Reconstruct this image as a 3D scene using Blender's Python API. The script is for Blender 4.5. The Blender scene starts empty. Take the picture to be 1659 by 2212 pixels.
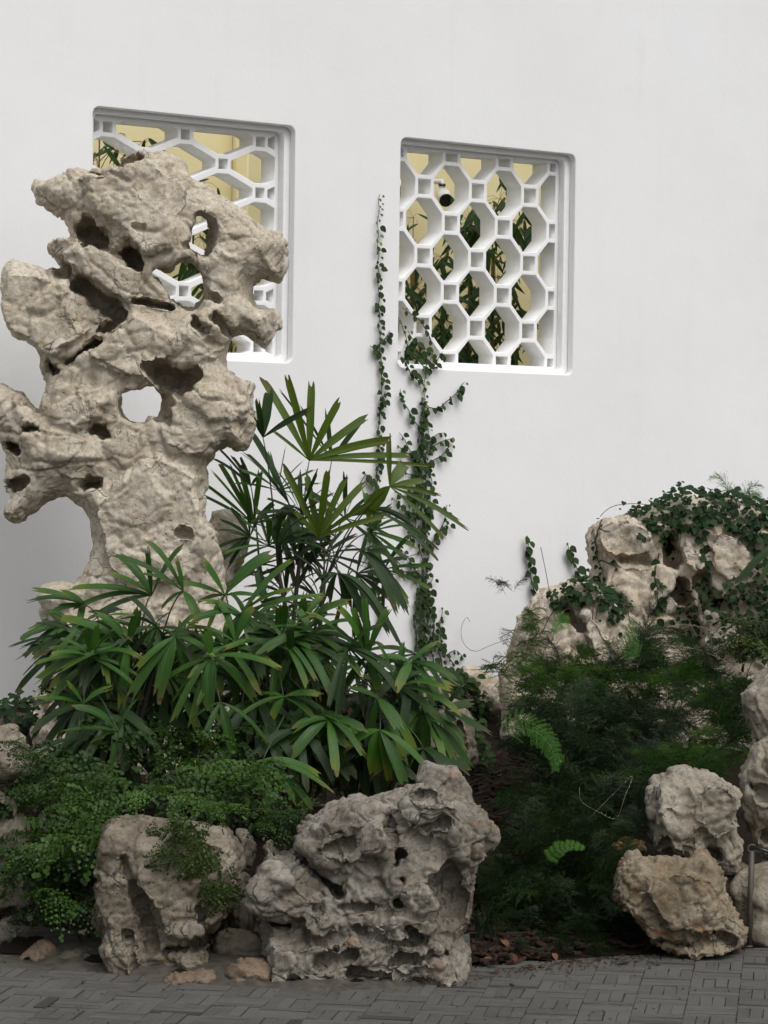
import bpy, math, random
import numpy as np
from mathutils import Vector, Matrix, Quaternion
from mathutils.bvhtree import BVHTree
random.seed(7); rng = np.random.default_rng(7)
SC = bpy.context.scene; COL = SC.collection
PI = math.pi

# ------------------------------------------------------------------ camera
F = 5972.0; CX, CY = 829.5, 1106.0; HOR = 1040.0; ROLL = 0.0135; H = 1.6
_p = -(CY - HOR) / F
_f = Vector((0, math.cos(_p), math.sin(_p))); _u0 = Vector((0, -math.sin(_p), math.cos(_p))); _r0 = Vector((1, 0, 0))
CR = (_r0 * math.cos(ROLL) + _u0 * math.sin(ROLL)).normalized()
CU = (_u0 * math.cos(ROLL) - _r0 * math.sin(ROLL)).normalized()
CF = _f.normalized()
cam_d = bpy.data.cameras.new('camera'); cam = bpy.data.objects.new('camera', cam_d); COL.objects.link(cam)
M = Matrix((CR, CU, -CF)).transposed().to_4x4(); M.translation = Vector((0, 0, H)); cam.matrix_world = M
cam_d.sensor_fit = 'HORIZONTAL'; cam_d.sensor_width = 36.0; cam_d.lens = 36.0 * F / 1659.0
cam_d.clip_start = 0.1; cam_d.clip_end = 500
SC.camera = cam
# ------------------------------------------------------------------ sky, sun, exposure
SUN_DIR = Vector((0.40, -0.60, 1.05)).normalized()      # towards the (overcast) sun
w = bpy.data.worlds.new('World'); SC.world = w; w.use_nodes = True
nt = w.node_tree; nt.nodes.clear()
sky = nt.nodes.new('ShaderNodeTexSky'); sky.sky_type = 'NISHITA'; sky.sun_disc = False
sky.sun_elevation = math.asin(SUN_DIR.z); sky.sun_rotation = math.atan2(SUN_DIR.x, SUN_DIR.y)
sky.air_density = 1.0; sky.dust_density = 4.0; sky.ozone_density = 1.0
hs = nt.nodes.new('ShaderNodeHueSaturation'); hs.inputs['Saturation'].default_value = 0.28
bg = nt.nodes.new('ShaderNodeBackground'); bg.inputs['Strength'].default_value = 0.125
wo = nt.nodes.new('ShaderNodeOutputWorld')
nt.links.new(sky.outputs[0], hs.inputs['Color']); nt.links.new(hs.outputs[0], bg.inputs['Color']); nt.links.new(bg.outputs[0], wo.inputs[0])
sl = bpy.data.lights.new('sun', 'SUN'); sl.energy = 1.25; sl.angle = math.radians(55); sl.color = (1.0, 0.99, 0.98)
so = bpy.data.objects.new('sun', sl); COL.objects.link(so); so.rotation_euler = SUN_DIR.to_track_quat('Z', 'Y').to_euler()
so.location = SUN_DIR * 20
SC.view_settings.view_transform = 'Standard'; SC.view_settings.look = 'None'
SC.view_settings.gamma = 1.0; SC.view_settings.use_curve_mapping = False
SC.view_settings.exposure = 0.16
SC.cycles.max_bounces = 8; SC.cycles.diffuse_bounces = 4; SC.cycles.transmission_bounces = 4; SC.cycles.transparent_max_bounces = 6

# ------------------------------------------------------------------ helpers
def at(px, py, z):
    """point at depth z (m along the view axis) seen at photo pixel px,py"""
    return Vector((0, 0, H)) + (CR * ((px - CX) / F) - CU * ((py - CY) / F) + CF) * z
PHI = math.radians(35.0); D0 = 13.5
WE = Vector((math.cos(PHI), math.sin(PHI), 0)); WN = Vector((math.sin(PHI), -math.cos(PHI), 0)); W0 = Vector((0, D0, 0))
def on_wall(px, py, back=0.0):
    """point seen at px,py on the plane 'back' metres behind the white wall's face"""
    v = CR * ((px - CX) / F) - CU * ((py - CY) / F) + CF; o = Vector((0, 0, H))
    t = (W0 - WN * back - o).dot(WN) / v.dot(WN)
    return o + v * t
def on_ground(px, py, h=0.0):
    v = CR * ((px - CX) / F) - CU * ((py - CY) / F) + CF
    return Vector((0, 0, H)) + v * ((h - H) / v.z)
def wl(s, h, n=0.0):
    return W0 + WE * s + Vector((0, 0, h)) + WN * n
WM = Matrix((WE, Vector((0, 0, 1)), WN)).transposed().to_4x4()
def wm(s, h, n=0.0):
    m = WM.copy(); m.translation = wl(s, h, n); return m

def tag(o, label=None, cat=None, group=None, kind=None):
    if label: o['label'] = label
    if cat: o['category'] = cat
    if group: o['group'] = group
    if kind: o['kind'] = kind
    return o
def link(name, me, parent=None, mat=None):
    o = bpy.data.objects.new(name, me); COL.objects.link(o)
    if mat is not None and me is not None and len(me.materials) == 0: me.materials.append(mat)
    if parent is not None: o.parent = parent
    return o
def empty(name, loc):
    o = bpy.data.objects.new(name, None); COL.objects.link(o); o.location = loc; o.empty_display_size = 0.05
    return o
def child(name, me, parent, mat=None, world=None):
    """mesh given in world coordinates (or with a world matrix) put under parent"""
    o = link(name, me, None, mat); o.parent = parent
    pm = Matrix.Translation(parent.location) if parent.type == 'EMPTY' else parent.matrix_basis.copy()
    q = parent.parent
    while q is not None:
        pm = (Matrix.Translation(q.location) if q.type == 'EMPTY' else q.matrix_basis) @ pm; q = q.parent
    o.matrix_basis = pm.inverted() @ (world if world is not None else Matrix.Identity(4))
    return o
def mesh(name, verts, faces, smooth=True, uvs=None):
    me = bpy.data.meshes.new(name)
    me.from_pydata([tuple(v) for v in verts], [], [tuple(f) for f in faces])
    if uvs is not None:
        ul = me.uv_layers.new(name='UVMap'); vi = np.empty(len(me.loops), np.int32); me.loops.foreach_get('vertex_index', vi)
        ul.data.foreach_set('uv', np.asarray(uvs, np.float32)[vi].ravel())
    if smooth: me.polygons.foreach_set('use_smooth', np.ones(len(me.polygons), bool))
    me.update(); return me
def mesh_np(name, V, Q, smooth=True):
    me = bpy.data.meshes.new(name); nv, nf = len(V), len(Q); k = Q.shape[1]
    me.vertices.add(nv); me.vertices.foreach_set('co', V.astype(np.float32).ravel())
    me.loops.add(nf * k); me.loops.foreach_set('vertex_index', Q.astype(np.int32).ravel())
    me.polygons.add(nf); me.polygons.foreach_set('loop_start', np.arange(0, nf * k, k, dtype=np.int32))
    me.update(calc_edges=True); me.validate()
    if smooth: me.polygons.foreach_set('use_smooth', np.ones(len(me.polygons), bool))
    return me
class MB:
    def __init__(s): s.v = []; s.f = []; s.uv = []
    def add(s, v, f, uv=None):
        b = len(s.v); s.v += [tuple(x) for x in v]; s.f += [tuple(i + b for i in q) for q in f]
        s.uv += [tuple(x) for x in uv] if uv is not None else [(0.5, 0.5)] * len(v)
    def tube(s, pts, rad, n=6, cap=True):
        pts = [Vector(p) for p in pts]; rs = rad if isinstance(rad, (list, tuple)) else [rad] * len(pts)
        V = []; Fc = []; up = None
        for i, p in enumerate(pts):
            t = (pts[min(i + 1, len(pts) - 1)] - pts[max(i - 1, 0)]).normalized()
            if up is None: up = Vector((0, 0, 1)) if abs(t.z) < 0.9 else Vector((1, 0, 0))
            a = t.cross(up).normalized(); b = a.cross(t).normalized(); up = b
            for k in range(n):
                V.append(p + (a * math.cos(2 * PI * k / n) + b * math.sin(2 * PI * k / n)) * rs[i])
        for i in range(len(pts) - 1):
            for k in range(n):
                Fc.append((i * n + k, i * n + (k + 1) % n, (i + 1) * n + (k + 1) % n, (i + 1) * n + k))
        if cap:
            Fc.append(tuple(range(n))[::-1]); Fc.append(tuple(range((len(pts) - 1) * n, len(pts) * n)))
        s.add(V, Fc)
    def box(s, c, hx, hy, hz, X=Vector((1, 0, 0)), Y=Vector((0, 1, 0)), Z=Vector((0, 0, 1)), ch=0.0):
        c = Vector(c); V = []
        for sx, sy in ((-1, -1), (1, -1), (1, 1), (-1, 1)): V.append(c + X * hx * sx + Y * hy * sy - Z * hz)
        for sx, sy in ((-1, -1), (1, -1), (1, 1), (-1, 1)): V.append(c + X * hx * sx + Y * hy * sy + Z * (hz - ch))
        Fc = [(3, 2, 1, 0), (0, 1, 5, 4), (1, 2, 6, 5), (2, 3, 7, 6), (3, 0, 4, 7)]
        if ch > 0:
            for sx, sy in ((-1, -1), (1, -1), (1, 1), (-1, 1)): V.append(c + X * (hx - ch) * sx + Y * (hy - ch) * sy + Z * hz)
            Fc += [(4, 5, 9, 8), (5, 6, 10, 9), (6, 7, 11, 10), (7, 4, 8, 11), (8, 9, 10, 11)]
        else: Fc.append((4, 5, 6, 7))
        s.add(V, Fc)
    def build(s, name, smooth=True): return mesh(name, s.v, s.f, smooth, s.uv)
def lathe(prof, axis_m, n=20):
    V = []; Fc = []
    for r, h in prof:
        for k in range(n): V.append(axis_m @ Vector((r * math.cos(2 * PI * k / n), r * math.sin(2 * PI * k / n), h)))
    for i in range(len(prof) - 1):
        for k in range(n): Fc.append((i * n + k, i * n + (k + 1) % n, (i + 1) * n + (k + 1) % n, (i + 1) * n + k))
    Fc.append(tuple(range(n))[::-1]); Fc.append(tuple(range((len(prof) - 1) * n, len(prof) * n)))
    return V, Fc

# ------------------------------------------------------------------ materials
class NM:
    def __init__(s, name):
        s.m = bpy.data.materials.new(name); s.m.use_nodes = True; s.t = s.m.node_tree; s.t.nodes.clear()
        s.out = s.n('OutputMaterial'); s.b = s.n('BsdfPrincipled'); s.l(s.b.outputs[0], s.out.inputs[0])
    def n(s, ty, **kw):
        x = s.t.nodes.new('ShaderNode' + ty)
        for k, v in kw.items(): setattr(x, k, v)
        return x
    def l(s, a, b): s.t.links.new(a, b)
    def v(s, sock, val):
        if hasattr(val, 'is_linked') or hasattr(val, 'links'): s.l(val, sock)
        else: sock.default_value = val
    def coord(s, kind='Object', scale=None, warp=0.0, wscale=3.0):
        tc = s.n('TexCoord').outputs[kind]
        if warp:
            nz = s.n('TexNoise'); nz.inputs['Scale'].default_value = wscale; nz.inputs['Detail'].default_value = 3; s.l(tc, nz.inputs['Vector'])
            a = s.n('VectorMath', operation='MULTIPLY_ADD'); s.l(nz.outputs['Color'], a.inputs[0]); a.inputs[1].default_value = (warp,) * 3; s.l(tc, a.inputs[2]); tc = a.outputs[0]
        if scale:
            mp = s.n('VectorMath', operation='MULTIPLY'); s.l(tc, mp.inputs[0]); mp.inputs[1].default_value = scale; tc = mp.outputs[0]
        return tc
    def noise(s, co, scale, detail=5, rough=0.55, dist=0.0):
        x = s.n('TexNoise'); s.l(co, x.inputs['Vector']); x.inputs['Scale'].default_value = scale
        x.inputs['Detail'].default_value = detail; x.inputs['Roughness'].default_value = rough; x.inputs['Distortion'].default_value = dist
        return x.outputs['Fac']
    def vor(s, co, scale, feat='F1', out='Distance'):
        x = s.n('TexVoronoi', feature=feat); s.l(co, x.inputs['Vector']); x.inputs['Scale'].default_value = scale
        return x.outputs[out]
    def ramp(s, fac, stops):
        x = s.n('ValToRGB'); s.l(fac, x.inputs[0]); e = x.color_ramp.elements
        while len(e) < len(stops): e.new(0.5)
        for i, (p, c) in enumerate(stops):
            e[i].position = p; e[i].color = (c, c, c, 1) if isinstance(c, (int, float)) else (*c, 1)
        return x.outputs[0]
    def mix(s, fac, a, b, mode='MIX'):
        x = s.n('Mix', data_type='RGBA', blend_type=mode); s.v(x.inputs[0], fac)
        for i, c in ((6, a), (7, b)):
            if isinstance(c, (tuple, list)): x.inputs[i].default_value = (*c, 1)
            else: s.l(c, x.inputs[i])
        return x.outputs[2]
    def math(s, op, a, b=0.0):
        x = s.n('Math', operation=op); s.v(x.inputs[0], a); s.v(x.inputs[1], b); return x.outputs[0]
    def bump(s, h, strength, dist, prev=None):
        x = s.n('Bump'); x.inputs['Strength'].default_value = strength; x.inputs['Distance'].default_value = dist; s.l(h, x.inputs['Height'])
        if prev is not None: s.l(prev, x.inputs['Normal'])
        return x.outputs[0]
    def done(s, col=None, rough=None, normal=None, spec=None, **kw):
        if col is not None:
            if isinstance(col, (tuple, list)): s.b.inputs['Base Color'].default_value = (*col, 1)
            else: s.l(col, s.b.inputs['Base Color'])
        if rough is not None: s.v(s.b.inputs['Roughness'], rough)
        if normal is not None: s.l(normal, s.b.inputs['Normal'])
        if spec is not None: s.b.inputs['Specular IOR Level'].default_value = spec
        for k, v in kw.items(): s.b.inputs[k].default_value = v
        return s.m

def mat_plain(name, col, rough=0.6, metal=0.0, spec=0.4, nscale=30, namp=0.15):
    k = NM(name); co = k.coord(); f = k.noise(co, nscale, 4)
    c = k.mix(k.ramp(f, [(0.3, 0.0), (0.7, 1.0)]), tuple(x * (1 - namp) for x in col), tuple(min(1, x * (1 + namp)) for x in col))
    return k.done(c, rough, k.bump(f, 0.15, 0.004), spec, Metallic=metal)

def mat_wall():
    k = NM('white_render'); co = k.coord(); big = k.noise(co, 0.8, 5, 0.6); fine = k.noise(co, 60, 4, 0.6)
    st = k.noise(k.coord(scale=(9, 1.2, 9)), 1.0, 5, 0.6)
    c = k.mix(k.ramp(big, [(0.35, 0.0), (0.7, 1.0)]), (0.80, 0.80, 0.795), (0.845, 0.845, 0.845))
    c = k.mix(k.math('MULTIPLY', k.ramp(st, [(0.55, 0.0), (0.85, 1.0)]), 0.25), c, (0.70, 0.69, 0.665))
    spk = k.ramp(k.vor(k.coord(warp=0.05, wscale=8), 7.0), [(0.0, 1.0), (0.018, 1.0), (0.03, 0.0)])
    c = k.mix(k.math('MULTIPLY', spk, k.ramp(k.noise(co, 1.3, 2), [(0.55, 0.0), (0.65, 0.6)])), c, (0.42, 0.41, 0.38))
    n = k.bump(k.noise(co, 4.0, 3), 0.25, 0.012); n = k.bump(fine, 0.25, 0.003, n)
    return k.done(c, 0.9, n, 0.2)
def mat_rock(name, pale, mid, dark, brown, orange=0.0, scale=1.0, moss=0.0):
    k = NM(name); co = k.coord(); wc = k.coord(warp=0.10, wscale=6.0)
    a = k.noise(co, 5 * scale, 7, 0.62); b = k.noise(wc, 16 * scale, 6, 0.65); d = k.noise(co, 70 * scale, 5, 0.7)
    c = k.mix(k.ramp(a, [(0.40, 0.0), (0.60, 1.0)]), mid, pale)
    c = k.mix(k.math('MULTIPLY', k.ramp(b, [(0.48, 0.0), (0.66, 1.0)]), 0.5), c, brown)
    c = k.mix(k.math('MULTIPLY', k.ramp(k.noise(wc, 9 * scale, 6, 0.7, 0.6), [(0.54, 0.0), (0.70, 1.0)]), 0.55), c, dark)
    mo = k.noise(wc, 46 * scale, 7, 0.8); c = k.mix(k.math('MULTIPLY', k.ramp(mo, [(0.50, 0.0), (0.62, 1.0)]), 0.38), c, tuple(x * 0.75 for x in brown))
    c = k.mix(k.math('MULTIPLY', k.ramp(mo, [(0.34, 1.0), (0.46, 0.0)]), 0.35), c, tuple(min(1, x * 1.12) for x in pale))
    pit = k.ramp(k.vor(wc, 38 * scale), [(0.0, 1.0), (0.12, 0.9), (0.30, 0.0)])
    pitm = k.math('MULTIPLY', pit, k.ramp(k.noise(co, 11 * scale, 3), [(0.48, 0.0), (0.60, 1.0)]))
    c = k.mix(k.math('MULTIPLY', pitm, 0.55), c, dark)
    cr = k.vor(k.coord(warp=0.22, wscale=4.0), 4.5 * scale, 'DISTANCE_TO_EDGE')
    crm = k.math('MULTIPLY', k.ramp(cr, [(0.0, 1.0), (0.006, 0.8), (0.014, 0.0)]), k.ramp(k.noise(co, 5 * scale, 3), [(0.56, 0.0), (0.64, 1.0)]))
    cr2 = k.vor(k.coord(warp=0.12, wscale=9.0), 19 * scale, 'DISTANCE_TO_EDGE')
    crm2 = k.math('MULTIPLY', k.ramp(cr2, [(0.0, 1.0), (0.02, 0.7), (0.06, 0.0)]), k.ramp(k.noise(co, 8 * scale, 3), [(0.58, 0.0), (0.66, 0.7)]))
    c = k.mix(k.math('MULTIPLY', k.math('MAXIMUM', crm, k.math('MULTIPLY', crm2, 0.35)), 0.75), c, tuple(x * 0.35 for x in dark))
    sp = k.ramp(d, [(0.56, 0.0), (0.68, 1.0)]); c = k.mix(k.math('MULTIPLY', sp, 0.5), c, tuple(min(1, x * 1.25) for x in pale))
    sp2 = k.ramp(d, [(0.30, 1.0), (0.45, 0.0)]); c = k.mix(k.math('MULTIPLY', sp2, 0.6), c, tuple(x * 0.7 for x in dark))
    if orange:
        om = k.ramp(k.noise(wc, 13, 4), [(0.60, 0.0), (0.68, 1.0)]); c = k.mix(k.math('MULTIPLY', om, orange), c, (0.36, 0.15, 0.05))
    if moss:
        mm = k.ramp(k.noise(wc, 6, 6, 0.7), [(0.52, 0.0), (0.66, 1.0)]); c = k.mix(k.math('MULTIPLY', mm, moss), c, (0.07, 0.075, 0.03))
    n = k.bump(a, 0.3, 0.02); n = k.bump(b, 0.4, 0.012, n); n = k.bump(k.math('SUBTRACT', 1.0, pitm), 0.5, 0.008, n)
    n = k.bump(k.math('SUBTRACT', 1.0, k.math('MAXIMUM', crm, crm2)), 0.7, 0.012, n); n = k.bump(mo, 0.45, 0.008, n); n = k.bump(d, 0.6, 0.006, n)
    return k.done(c, 0.92, n, 0.15)
def mat_leaf(name, c1, c2, tip=None, rough=0.38, trans=0.25, stripes=0.0, spec=0.5):
    k = NM(name); rnd = k.n('ObjectInfo').outputs['Random']; co = k.coord()
    nz = k.noise(co, 18, 3)
    f = k.math('ADD', k.math('MULTIPLY', rnd, 0.75), k.math('MULTIPLY', nz, 0.35))
    c = k.mix(k.ramp(f, [(0.1, 0.0), (1.0, 1.0)]), c1, c2); nrm = None
    uv = k.n('TexCoord').outputs['UV']; sx = k.n('SeparateXYZ'); k.l(uv, sx.inputs[0])
    if stripes:
        wv = k.n('TexNoise', noise_dimensions='2D'); mp = k.n('VectorMath', operation='MULTIPLY'); k.l(uv, mp.inputs[0]); mp.inputs[1].default_value = (22, 1.2, 1)
        k.l(mp.outputs[0], wv.inputs['Vector']); wv.inputs['Scale'].default_value = 1.0; wv.inputs['Detail'].default_value = 2
        s = k.ramp(wv.outputs['Fac'], [(0.38, 0.0), (0.62, 1.0)])
        c = k.mix(k.math('MULTIPLY', s, stripes), c, tuple(min(1, x * 1.7 + 0.01) for x in c2)); nrm = k.bump(s, 0.35, 0.002)
        sp = k.ramp(k.vor(k.coord(), 150), [(0.0, 1.0), (0.16, 0.0)])
        c = k.mix(k.math('MULTIPLY', k.math('MULTIPLY', sp, 0.5), k.ramp(nz, [(0.45, 0.0), (0.6, 1.0)])), c, tuple(x * 0.35 for x in c1))
    if tip:
        edge = k.math('ADD', sx.outputs[1], k.math('MULTIPLY', k.math('SUBTRACT', nz, 0.5), 0.35))
        t = k.math('MULTIPLY', k.ramp(edge, [(0.72, 0.0), (1.0, 0.9)]), k.ramp(rnd, [(0.25, 0.15), (0.9, 1.0)]))
        c = k.mix(t, c, tip)
        c = k.mix(k.ramp(edge, [(0.98, 0.0), (1.0, 0.6)]), c, (0.16, 0.09, 0.03))
    if trans:
        tr = k.n('BsdfTranslucent'); k.l(k.mix(1.0, c, (0.9, 1.0, 0.35), 'MULTIPLY'), tr.inputs[0]); ms = k.n('MixShader'); ms.inputs[0].default_value = trans
        k.l(k.b.outputs[0], ms.inputs[1]); k.l(tr.outputs[0], ms.inputs[2]); k.l(ms.outputs[0], k.out.inputs[0])
    return k.done(c, rough, nrm, spec)
def mat_brick():
    k = NM('grey_paver'); rnd = k.n('ObjectInfo').outputs['Random']; geo = k.n('NewGeometry').outputs['Random Per Island']
    co = k.n('NewGeometry').outputs['Position']
    r = k.math('FRACT', k.math('ADD', rnd, geo)); nz = k.noise(co, 6, 5, 0.6); fn = k.noise(co, 160, 4, 0.7)
    c = k.mix(r, (0.082, 0.078, 0.072), (0.112, 0.107, 0.098))
    c = k.mix(k.math('MULTIPLY', k.ramp(nz, [(0.5, 0.0), (0.75, 1.0)]), 0.5), c, (0.085, 0.078, 0.064))
    c = k.mix(k.math('MULTIPLY', k.ramp(k.noise(co, 1.7, 4, 0.65), [(0.45, 0.0), (0.65, 1.0)]), 0.55), c, (0.060, 0.056, 0.048)); c = k.mix(k.math('MULTIPLY', k.ramp(k.noise(co, 22, 5, 0.7), [(0.5, 0.0), (0.7, 1.0)]), 0.4), c, (0.14, 0.133, 0.12))
    c = k.mix(k.ramp(r, [(0.97, 0.0), (0.98, 0.8)]), c, (0.03, 0.029, 0.028))
    c = k.mix(k.math('MULTIPLY', k.ramp(fn, [(0.35, 1.0), (0.5, 0.0)]), 0.4), c, (0.06, 0.056, 0.05))
    c = k.mix(k.math('MULTIPLY', k.ramp(fn, [(0.58, 0.0), (0.72, 1.0)]), 0.3), c, (0.17, 0.163, 0.15))
    return k.done(c, 0.88, k.bump(fn, 0.5, 0.004), 0.2)
def mat_soil():
    k = NM('dark_soil'); co = k.coord(); a = k.noise(co, 9, 6, 0.7); b = k.noise(co, 60, 5, 0.7)
    c = k.mix(k.ramp(a, [(0.35, 0.0), (0.7, 1.0)]), (0.010, 0.0075, 0.0055), (0.024, 0.016, 0.011))
    c = k.mix(k.math('MULTIPLY', k.ramp(b, [(0.55, 0.0), (0.7, 1.0)]), 0.5), c, (0.05, 0.03, 0.02))
    return k.done(c, 0.95, k.bump(b, 0.8, 0.02), 0.1)
M_WALL = mat_wall()
M_LAT = mat_plain('white_lattice_plaster', (0.86, 0.86, 0.855), 0.85, 0, 0.2, 25, 0.03)
M_YEL = mat_plain('cream_yellow_render', (0.74, 0.66, 0.39), 0.85, 0, 0.2, 3, 0.05)
M_ROCK = mat_rock('pitted_limestone', (0.615, 0.555, 0.46), (0.485, 0.425, 0.335), (0.18, 0.148, 0.108), (0.36, 0.29, 0.185))
M_ROCKF = mat_rock('front_limestone', (0.285, 0.25, 0.195), (0.175, 0.148, 0.112), (0.05, 0.042, 0.032), (0.13, 0.098, 0.06))
M_ROCKH = mat_rock('pale_front_limestone', (0.36, 0.33, 0.275), (0.235, 0.207, 0.16), (0.10, 0.085, 0.066), (0.22, 0.175, 0.11))
M_ROCKG = mat_rock('weathered_grey_limestone', (0.30, 0.275, 0.235), (0.150, 0.134, 0.108), (0.030, 0.026, 0.020), (0.12, 0.086, 0.050), orange=0.2)
M_ROCKM = mat_rock('mossy_limestone', (0.19, 0.175, 0.14), (0.12, 0.105, 0.08), (0.06, 0.05, 0.035), (0.13, 0.10, 0.06), moss=0.3)
M_ROCKO = mat_rock('rust_stained_limestone', (0.29, 0.25, 0.185), (0.175, 0.14, 0.09), (0.045, 0.04, 0.032), (0.15, 0.10, 0.05), orange=0.7)
M_ROCKW = mat_rock('pale_cream_limestone', (0.62, 0.56, 0.47), (0.50, 0.43, 0.33), (0.17, 0.14, 0.105), (0.38, 0.29, 0.17))
M_ROCKY = mat_rock('ochre_stone', (0.40, 0.29, 0.14), (0.27, 0.18, 0.08), (0.08, 0.06, 0.03), (0.22, 0.12, 0.05))
M_ROCKP = mat_rock('pinkish_tan_stone', (0.22, 0.17, 0.125), (0.16, 0.115, 0.08), (0.055, 0.04, 0.03), (0.13, 0.08, 0.05))
M_BRICK = mat_brick(); M_SOIL = mat_soil()
M_PAVE = mat_plain('paving_joint_mortar', (0.082, 0.078, 0.071), 0.95, 0, 0.1, 40, 0.3)
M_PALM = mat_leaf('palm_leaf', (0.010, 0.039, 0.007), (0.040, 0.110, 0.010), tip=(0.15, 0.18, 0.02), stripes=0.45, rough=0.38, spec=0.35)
M_PALMB = mat_leaf('palm_leaf_backlit', (0.045, 0.085, 0.008), (0.085, 0.135, 0.010), tip=(0.13, 0.13, 0.02), stripes=0.4, rough=0.4, trans=0.4)  # lighter copy of the palm green, backlight put into the colour
M_PALMD = mat_leaf('palm_leaf_shaded', (0.010, 0.026, 0.008), (0.024, 0.056, 0.012), tip=(0.06, 0.07, 0.03), stripes=0.35, rough=0.42, spec=0.3)  # darker copy of the palm green, shade painted into the leaves
M_STEM = mat_plain('fibrous_palm_stem', (0.035, 0.030, 0.018), 0.8)
M_PET = mat_plain('green_petiole', (0.030, 0.050, 0.018), 0.5)
M_FIG = mat_leaf('creeping_fig_leaf', (0.014, 0.030, 0.009), (0.036, 0.066, 0.016), rough=0.6, trans=0.15, spec=0.15)
M_FIGY = mat_leaf('young_creeping_fig_leaf', (0.06, 0.10, 0.02), (0.14, 0.15, 0.03), rough=0.42, trans=0.2)
M_IVY = mat_leaf('mat_vine_leaf', (0.008, 0.021, 0.007), (0.022, 0.050, 0.014), rough=0.6, trans=0.1, spec=0.15)
M_TWIG = mat_plain('brown_vine_stem', (0.055, 0.038, 0.022), 0.85)
M_MAID = mat_leaf('maidenhair_pinnule', (0.009, 0.027, 0.004), (0.038, 0.084, 0.008), rough=0.5, trans=0.25, spec=0.3)
M_MAIDB = mat_leaf('bright_maidenhair_pinnule', (0.022, 0.058, 0.006), (0.055, 0.120, 0.011), rough=0.5, trans=0.25, spec=0.3)
M_MAIDS = mat_leaf('olive_maidenhair_pinnule', (0.018, 0.034, 0.007), (0.055, 0.085, 0.012), rough=0.5, trans=0.2, spec=0.3)
M_ASP = mat_leaf('asparagus_fern_needle', (0.005, 0.014, 0.004), (0.020, 0.046, 0.006), rough=0.5, trans=0.2, spec=0.3)  # needle green lowered to paint in the shade deep inside the fern
M_ASPB = mat_leaf('sunlit_asparagus_needle', (0.014, 0.042, 0.006), (0.052, 0.115, 0.012), rough=0.5, trans=0.25, spec=0.2)  # same needles in lighter green, light on upper sprays put into the colour
M_FERN = mat_leaf('bright_fern', (0.05, 0.15, 0.02), (0.10, 0.24, 0.03), rough=0.5, trans=0.3, spec=0.3)
M_BAM = mat_leaf('bamboo_leaf', (0.018, 0.055, 0.012), (0.05, 0.13, 0.02), rough=0.4, trans=0.3)
M_CULM = mat_plain('tan_bamboo_culm', (0.30, 0.20, 0.08), 0.5, 0, 0.4, 12, 0.25)
M_DEAD = mat_leaf('dead_leaf', (0.06, 0.025, 0.016), (0.15, 0.075, 0.04), rough=0.8, trans=0.0, spec=0.2)
M_CAMW = mat_plain('white_camera_housing', (0.75, 0.75, 0.72), 0.35, 0, 0.5, 20, 0.02)
M_BLK = mat_plain('black_glass', (0.012, 0.012, 0.014), 0.12, 0, 0.6, 20, 0.05)
M_POST = mat_plain('brown_painted_steel', (0.075, 0.065, 0.055), 0.5, 0.2, 0.4, 25, 0.2)
M_STRAW = mat_plain('pale_dry_stem', (0.30, 0.27, 0.20), 0.8)

# ------------------------------------------------------------------ noise + implicit rock engine
_T = rng.random((64, 64, 64)).astype(np.float32) * 2 - 1
_J = rng.random((32, 32, 32, 3)).astype(np.float32); _JR = rng.random((32, 32, 32)).astype(np.float32) * 2 - 1
def vn(P, s=1.0, off=0.0):
    Q = P * s + off; I = np.floor(Q).astype(np.int32); f = (Q - I).astype(np.float32); f = f * f * f * (f * (f * 6 - 15) + 10); I &= 63; J = (I + 1) & 63
    x0, y0, z0 = I.T; x1, y1, z1 = J.T; fx, fy, fz = f.T
    a = _T[x0, y0, z0] * (1 - fx) + _T[x1, y0, z0] * fx; b = _T[x0, y1, z0] * (1 - fx) + _T[x1, y1, z0] * fx
    c = _T[x0, y0, z1] * (1 - fx) + _T[x1, y0, z1] * fx; d = _T[x0, y1, z1] * (1 - fx) + _T[x1, y1, z1] * fx
    return (a * (1 - fy) + b * fy) * (1 - fz) + (c * (1 - fy) + d * fy) * fz
def fbm(P, s, o=4, off=0.0, g=0.5):
    r = 0; a = 1.0
    for i in range(o): r = r + a * vn(P, s * 2.03 ** i, off + 17.3 * i); a *= g
    return r
def ridged(P, s, o=4, off=0.0):
    r = 0; a = 1.0
    for i in range(o): r = r + a * (1 - 2 * np.abs(vn(P, s * 2.03 ** i, off + 11.7 * i))); a *= 0.5
    return r
def worley(P, s, off=0.0):
    Q = P * s + off; I = np.floor(Q).astype(np.int32)
    f1 = np.full(len(P), 9.0, np.float32); f2 = f1.copy(); cid = np.zeros(len(P), np.float32)
    for dx in (-1, 0, 1):
        for dy in (-1, 0, 1):
            for dz in (-1, 0, 1):
                c = I + np.array((dx, dy, dz)); m = c & 31; j = _J[m[:, 0], m[:, 1], m[:, 2]]
                d = np.sqrt((((c + j) - Q) ** 2).sum(1)).astype(np.float32)
                lo = d < f1; f2 = np.where(lo, f1, np.minimum(f2, d)); cid = np.where(lo, _JR[m[:, 0], m[:, 1], m[:, 2]], cid); f1 = np.where(lo, d, f1)
    return f1, f2, cid
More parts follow.
